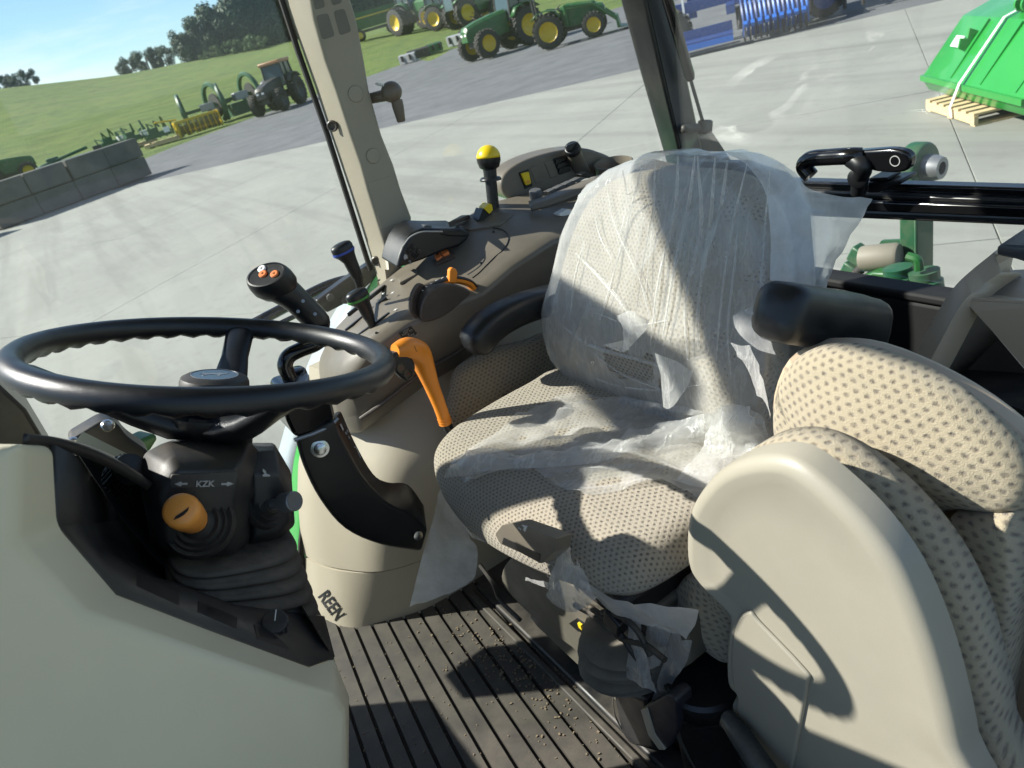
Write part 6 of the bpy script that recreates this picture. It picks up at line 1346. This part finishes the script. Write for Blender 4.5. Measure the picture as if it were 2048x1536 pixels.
# ------------------------------------------------------------------ storage box at the right
sb_ = thing('storage_box', 'brown moulded storage box with a curved front rim behind the folded seat', 'storage box', (.95, .45, .2))
oe = [(1812, 770, .84), (1822, 742, .85), (1850, 682, .87), (1888, 612, .90), (1916, 572, .92), (1950, 540, .95), (1990, 508, .98)]
ie = [(1836, 775, .82), (1846, 752, .83), (1874, 698, .85), (1908, 634, .88), (1930, 600, .90), (1962, 572, .93), (2000, 545, .96)]
O_ = cr([px(u, v, x=x) for u, v, x in oe], 4); I_ = cr([px(u, v, x=x) for u, v, x in ie], 4)
m = MB(); m.grid([[p + V((.06, .012, -.01)) for p in O_], O_, I_, [p + V((.03, -.01, -.012)) for p in I_]]); m.build('front_rim', M['brown'], sb_, smooth=60, solid=.006)
m = MB(); m.grid([I_, cr([px(u, v, x=x) for u, v, x in ((1850, 800, 1.02), (1880, 790, 1.03), (1930, 740, 1.05), (1990, 680, 1.06), (2030, 640, 1.07), (2060, 600, 1.08), (2080, 560, 1.09))], 4)]); m.build('inner_wall', M['latch'], sb_, smooth=60, solid=.004)  # inner wall and back panel darker than the rim, cavity shade put into colour
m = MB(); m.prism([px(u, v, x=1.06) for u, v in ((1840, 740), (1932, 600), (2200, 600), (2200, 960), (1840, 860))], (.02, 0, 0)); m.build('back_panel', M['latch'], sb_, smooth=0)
m = MB(); m.add([px(1930, 600, x=.905), px(2100, 609, x=.93), px(2100, 790, x=.93), px(2048, 735, x=.92), px(1985, 660, x=.91), px(1950, 622, x=.905)], [(0, 1, 2, 3, 4, 5)]); m.build('gusset', M['brown'], sb_, smooth=0, solid=.006)
m = MB(); m.add([px(1930, 600, x=.905), px(2100, 609, x=.93), px(2100, 540, x=1.06), px(2010, 545, x=1.05), px(1968, 590, x=.97)], [(0, 1, 2, 3, 4)]); m.build('shelf', M['brown'], sb_, smooth=0, solid=.006)
m = MB(); m.add([px(1932, 598, x=.906), px(1966, 588, x=.96), px(2015, 545, x=1.04), px(2022, 512, x=1.04), px(1994, 508, x=.985), px(1955, 545, x=.95)], [(0, 1, 2, 3, 4, 5)]); m.build('side_wall', M['brown'], sb_, smooth=0, solid=.006)
m = MB(); m.add([px(1895, 770, x=.95), px(2060, 830, x=.85), px(2200, 960, x=.8), px(2200, 760, x=1.05), px(1890, 740, x=1.05)], [(0, 1, 2, 3, 4)]); m.build('box_floor', M['black_dusty'], sb_, smooth=0, solid=.006)
lid = thing('box_lid', 'dark slate lid bar over the storage box at the right edge', 'lid', px(2030, 490, x=.98))
m = MB(); m.hexa([px(1992, 512, x=.985), px(2030, 520, x=.96), px(2110, 545, x=.9), px(2100, 470, x=1.0)], [px(1992, 492, x=.985), px(2030, 500, x=.96), px(2110, 500, x=.9), px(2100, 420, x=1.0)]); m.build('lid_bar', plastic('slate_plastic', (.05, .055, .065), .4), lid, smooth=0, bevel=.004)
# ------------------------------------------------------------------ plastic film
def crease(p, s=1.0):
    """folds running mostly up and down, plus small crinkle"""
    a = noise.noise(V((p.y * 16, p.z * 3.0, p.x * 4))) ; b = noise.noise(V((p.y * 40 + 7, p.z * 14, p.x * 14))); c = noise.noise(V((p.y * 90, p.z * 60 + 3, p.x * 60)))
    r = (1 - abs(noise.noise(V((p.y * 13 + 3 + p.z * 3, p.z * 2.0, 1.7)))) * 2)
    return s * (.003 * a + .0010 * b + .0003 * c + .0035 * max(0, r) ** 8)
def dense(mb, k=1):
    me = bpy.data.meshes.new('tmp'); me.from_pydata([tuple(p) for p in mb.v], [], mb.f); bm = bmesh.new(); bm.from_mesh(me); bmesh.ops.remove_doubles(bm, verts=bm.verts, dist=1e-5)
    bmesh.ops.recalc_face_normals(bm, faces=bm.faces); bmesh.ops.subdivide_edges(bm, edges=bm.edges, cuts=k, use_grid_fill=True)
    bm.normal_update(); return bm
fb = thing('backrest_film', 'clear torn plastic film stretched over the driver seat backrest', 'plastic film', (.66, YC, .5))
ob_ = [V((bx_(z), YC + (y - YC) * 1.035, .5 + (z - .5) * 1.03 + (.004 if z > .85 else 0))) for y, z in out_b]
mb = pillow(cr(ob_, 6, True), NB, .09, crown=.021, edge=.034, rings=16, back=False).map(bend)
mb.f = mb.f[:-1] if False else mb.f
bm = dense(mb, 1)
for v_ in bm.verts:
    n = v_.normal; v_.co += n * (.005 + crease(v_.co, 1.2))
# torn opening in the lower middle
kill = []
for f in bm.faces:
    c = f.calc_center_median()
    if c.x < .66 and .50 < c.z < .70:
        q = V(((c.y - .83) / .075, (c.z - .585) / .035)); w_ = noise.noise(V((c.y * 30, c.z * 30, 0))) * .7
        if q.length < .85 + w_ and c.x < .63: kill.append(f)
bmesh.ops.delete(bm, geom=kill, context='FACES')
me = bpy.data.meshes.new('film_cover'); bm.to_mesh(me); bm.free(); me.polygons.foreach_set('use_smooth', [True] * len(me.polygons)); me.materials.append(M['film'])
o = bpy.data.objects.new('film_cover', me); COL.objects.link(o); o.parent = fb; o.matrix_parent_inverse = wm(fb).inverted()
def sheet(name, rows, parent, mat='film', amp=1.0, sub=3, k=5):
    """open sheet through rows of points, crinkled"""
    R = [cr(r, k) for r in rows]; n = len(R[0]); cols = [cr([r[i] for r in R], k) for i in range(n)]
    m = MB(); m.grid(cols); bm = bmesh.new(); me = bpy.data.meshes.new(name); me.from_pydata([tuple(p) for p in m.v], [], m.f); bm.from_mesh(me); bm.normal_update()
    for v_ in bm.verts:
        p = v_.co; a = noise.noise(p * 22) * .006 + noise.noise(p * 55 + V((3, 1, 2))) * .003 + noise.noise(p * 130) * .0010
        r = max(0, 1 - abs(noise.noise(V((p.x * 14 + p.y * 9, p.y * 11 - p.z * 8, p.z * 13)))) * 2.5) ** 5 * .006
        v_.co = p + v_.normal * (a + r) * amp
    bm.to_mesh(me); bm.free(); me.polygons.foreach_set('use_smooth', [True] * len(me.polygons)); me.materials.append(M[mat])
    o = bpy.data.objects.new(name, me); COL.objects.link(o)
    o.parent = parent; o.matrix_parent_inverse = wm(parent).inverted(); return o
def S(*pts): return [px(u, v, **({a: b})) for u, v, a, b in pts]
# loose skirt of film at the near side of the backrest
sheet('loose_skirt', [S((1450, 303, 'y', .70), (1530, 310, 'y', .63), (1590, 345, 'y', .59), (1640, 385, 'y', .56), (1745, 398, 'x', .80)), S((1520, 360, 'y', .62), (1570, 400, 'y', .59), (1610, 430, 'y', .57), (1660, 445, 'y', .55), (1722, 440, 'x', .80)), S((1540, 450, 'y', .60), (1575, 480, 'y', .58), (1610, 500, 'y', .56), (1650, 520, 'y', .54), (1672, 520, 'x', .77)), S((1540, 560, 'y', .585), (1570, 570, 'y', .57), (1600, 580, 'y', .56), (1630, 590, 'y', .545), (1645, 585, 'x', .74))], fb, 'film_smooth', amp=1.0)
# folded edges of the tear and hanging shreds
sheet('torn_shred', [S((1310, 706, 'x', .56), (1350, 720, 'x', .56), (1392, 742, 'x', .56)), S((1322, 760, 'x', .555), (1350, 770, 'x', .555), (1378, 768, 'x', .555)), S((1325, 815, 'x', .55), (1336, 818, 'x', .55), (1350, 812, 'x', .55))], fb, 'film_thick', .6)
sheet('torn_shred', [S((1238, 630, 'x', .575), (1262, 622, 'x', .57), (1300, 640, 'x', .57)), S((1246, 660, 'x', .57), (1262, 655, 'x', .565), (1290, 662, 'x', .57)), S((1245, 705, 'x', .565), (1254, 700, 'x', .565), (1262, 690, 'x', .565))], fb, 'film_thick', .7)
sheet('torn_shred', [S((1205, 690, 'x', .575), (1250, 680, 'x', .57)), S((1240, 704, 'x', .57), (1258, 700, 'x', .57))], fb, 'film_thick', .6)
sheet('torn_shred', [S((1460, 685, 'x', .55), (1480, 690, 'x', .55), (1500, 690, 'x', .55)), S((1490, 730, 'x', .55), (1505, 730, 'x', .55), (1520, 745, 'x', .545)), S((1515, 790, 'x', .545), (1530, 800, 'x', .54), (1545, 835, 'x', .53))], fb, 'film_thick', .7)
sheet('torn_shred', [S((1468, 630, 'x', .57), (1490, 620, 'x', .57), (1520, 600, 'x', .58)), S((1472, 655, 'x', .565), (1500, 660, 'x', .565), (1530, 650, 'x', .57)), S((1490, 680, 'x', .56), (1520, 700, 'x', .56), (1550, 710, 'x', .56))], fb, 'film', 1.0)
# tight pleats
bpy.context.view_layer.update()
SB = BVHTree.FromObject(bpy.data.objects['backrest'], bpy.context.evaluated_depsgraph_get())
SCU = BVHTree.FromObject(bpy.data.objects['seat_cushion'], bpy.context.evaluated_depsgraph_get())
def onb(u, v, off=.010, tree=None, fb_=None):
    r = ray(u, v); best = None
    for t in (tree,) if tree else (SB, SCU):
        h = t.ray_cast(CAM, r)
        if h[0] is not None and (best is None or h[3] < best[3]): best = h
    if best is None: return px(u, v, **(fb_ or dict(x=.66)))
    return best[0] - r * off
for pts in (((1356, 312), (1350, 420), (1318, 560), (1300, 690)), ((1390, 312), (1375, 420), (1345, 560), (1325, 680)), ((1495, 325), (1470, 430), (1445, 580), (1428, 770)), ((1395, 312), (1402, 460), (1372, 600), (1375, 720)), ((1150, 505), (1190, 545), (1230, 590), (1255, 625)), ((1190, 420), (1200, 470), (1225, 520)), ((1245, 340), (1255, 400), (1240, 470), (1215, 540)), ((1540, 340), (1530, 450), (1520, 580), (1500, 700)), ((1330, 340), (1290, 430), (1270, 540), (1260, 620)), ((1110, 640), (1180, 690), (1280, 720), (1330, 735)), ((1120, 700), (1200, 760), (1300, 780), (1400, 770)), ((1285, 330), (1262, 420), (1225, 560), (1200, 640)), ((1310, 320), (1306, 450), (1290, 600)), ((1430, 315), (1420, 450), (1398, 600), (1396, 700)), ((1455, 320), (1440, 420), (1410, 520)), ((1215, 380), (1230, 450), (1280, 560), (1300, 640)), ((1480, 400), (1470, 520), (1455, 660), (1462, 750)), ((1170, 480), (1150, 560), (1140, 640)), ((1180, 620), (1260, 650), (1340, 640)), ((1140, 660), (1230, 740), (1350, 790))):
    P = cr([onb(u, v, .012, SB) for u, v in pts], 6); m = MB(); w0 = random.uniform(.0011, .0030)
    R = []
    for i, p in enumerate(P):
        t = (P[min(i + 1, len(P) - 1)] - P[max(0, i - 1)]).normalized(); r = (p - CAM).normalized(); sd = t.cross(r).normalized(); k = math.sin(math.pi * (i + .5) / len(P)) ** .5
        R.append([p + sd * w0 * k, p - r * w0 * 1.8 * k, p - sd * w0 * k])
    m.loft(R, cap=False, closed=False); m.build('pleat', M['film_thick'], fb, smooth=180)
# film on the cushion
fc = thing('cushion_film', 'crumpled plastic film lying across the driver seat cushion', 'plastic film', (.5, YC, .52))
def C_(*p, off=.010): return [onb(u, v, off, None, dict(z=.5)) for u, v in p]
sheet('crumpled_sheet', [C_((900, 925), (960, 880), (1040, 840), (1110, 795), (1200, 790), (1320, 805), (1430, 820), (1530, 822)), C_((920, 930), (990, 895), (1070, 860), (1140, 830), (1230, 825), (1330, 835), (1440, 840), (1535, 845)), C_((940, 945), (1010, 915), (1090, 885), (1170, 862), (1260, 862), (1360, 870), (1450, 880), (1530, 890)), C_((930, 958), (1010, 930), (1100, 910), (1180, 905), (1270, 900), (1370, 905), (1450, 920), (1500, 925), off=.018), C_((915, 950), (1000, 940), (1090, 935), (1170, 940), (1270, 935), (1370, 945), (1430, 965), (1470, 985), off=.012)], fc, 'film', 1.8, k=6)
sheet('front_fold', [C_((900, 920), (980, 905), (1080, 905), (1180, 890), (1300, 855), (1420, 825), (1500, 812), off=.022), C_((895, 935), (985, 925), (1090, 920), (1190, 905), (1310, 875), (1430, 850), (1520, 838), off=.030), C_((890, 955), (990, 940), (1090, 935), (1190, 925), (1310, 900), (1440, 880), (1525, 870), off=.016)], fc, 'film_thick', 1.8, k=6)
sheet('ragged_edge', [C_((1060, 930), (1130, 935), (1240, 930), (1360, 935), (1450, 930), off=.012), C_((1090, 955), (1150, 965), (1250, 955), (1350, 955), (1430, 975), off=.008), C_((1110, 970), (1170, 988), (1260, 975), (1340, 970), (1400, 1000), off=.006)], fc, 'film', 1.2, k=5)
sheet('hump_fold', [C_((1440, 812), (1480, 810), (1520, 830), off=.02), C_((1420, 850), (1480, 845), (1535, 860), off=.035), C_((1400, 900), (1470, 900), (1530, 900), off=.02), C_((1350, 960), (1420, 975), (1480, 960), off=.012)], fc, 'film_thick', 1.6, k=5)
# hanging corner at the front of the cushion
sheet('hanging_corner', [S((888, 945, 'y', 1.01), (900, 960, 'y', 1.0), (925, 1000, 'y', .99)), S((868, 1030, 'y', 1.03), (892, 1035, 'y', 1.01), (940, 1070, 'y', .985)), S((845, 1110, 'y', 1.06), (885, 1115, 'y', 1.04), (955, 1100, 'y', 1.0)), S((825, 1190, 'y', 1.08), (875, 1185, 'y', 1.06), (950, 1150, 'y', 1.02)), S((819, 1215, 'y', 1.09), (868, 1198, 'y', 1.07), (935, 1168, 'y', 1.03))], fc, 'film_smooth', .7, k=6)
ff = thing('front_film', 'shredded plastic film hanging from the front edge of the seat cushion', 'plastic film', (.34, .75, .40))
sheet('front_strip', [S((925, 1045, 'x', .30), (960, 1068, 'x', .305), (1000, 1065, 'x', .315)), S((935, 1062, 'x', .30), (965, 1082, 'x', .305), (988, 1085, 'x', .312))], ff, 'film_thick', .8)
sheet('bunched_strip', [S((1105, 1070, 'x', .32), (1130, 1075, 'x', .325), (1155, 1090, 'x', .325)), S((1115, 1110, 'x', .315), (1140, 1120, 'x', .32), (1165, 1125, 'x', .325)), S((1105, 1160, 'x', .31), (1140, 1170, 'x', .31), (1180, 1180, 'x', .32)), S((1098, 1190, 'x', .305), (1130, 1205, 'x', .305), (1190, 1195, 'x', .315)), S((1105, 1205, 'x', .305), (1140, 1225, 'x', .305), (1165, 1218, 'x', .31))], ff, 'film_thick', 1.4)
sheet('torn_tail', [S((1050, 1155, 'x', .31), (1075, 1160, 'x', .31), (1108, 1165, 'x', .31)), S((1050, 1161, 'x', .31), (1075, 1168, 'x', .31), (1105, 1178, 'x', .31))], ff, 'film_thick', .7)
sheet('under_drape', [S((1150, 1105, 'x', .33), (1175, 1160, 'x', .335), (1230, 1195, 'x', .345), (1300, 1208, 'x', .36), (1400, 1212, 'x', .385)), S((1155, 1125, 'x', .333), (1180, 1180, 'x', .34), (1235, 1215, 'x', .35), (1310, 1235, 'x', .365), (1390, 1250, 'x', .385)), S((1168, 1145, 'x', .336), (1195, 1200, 'x', .345), (1250, 1235, 'x', .355), (1310, 1255, 'x', .37), (1370, 1275, 'x', .39))], ff, 'film_smooth', 1.0)
sheet('hanging_shred', [S((1258, 1235, 'x', .36), (1272, 1240, 'x', .36), (1282, 1245, 'x', .36)), S((1262, 1290, 'x', .355), (1278, 1290, 'x', .355), (1295, 1295, 'x', .355)), S((1255, 1330, 'x', .35), (1280, 1330, 'x', .35), (1300, 1340, 'x', .35)), S((1258, 1350, 'x', .35), (1290, 1370, 'x', .35), (1310, 1390, 'x', .35))], ff, 'film_thick', 1.0)
sheet('hanging_shred', [S((1298, 1240, 'x', .37), (1320, 1250, 'x', .37), (1345, 1255, 'x', .375)), S((1290, 1290, 'x', .365), (1312, 1300, 'x', .365), (1335, 1290, 'x', .37)), S((1280, 1330, 'x', .36), (1300, 1335, 'x', .36), (1320, 1330, 'x', .365))], ff, 'film', 1.2)
sheet('hanging_shred', [S((1345, 1262, 'x', .385), (1365, 1270, 'x', .385), (1385, 1280, 'x', .39)), S((1325, 1330, 'x', .38), (1350, 1335, 'x', .385), (1375, 1320, 'x', .39)), S((1305, 1400, 'x', .375), (1330, 1390, 'x', .38), (1350, 1360, 'x', .385))], ff, 'film', 1.2)
tidy()
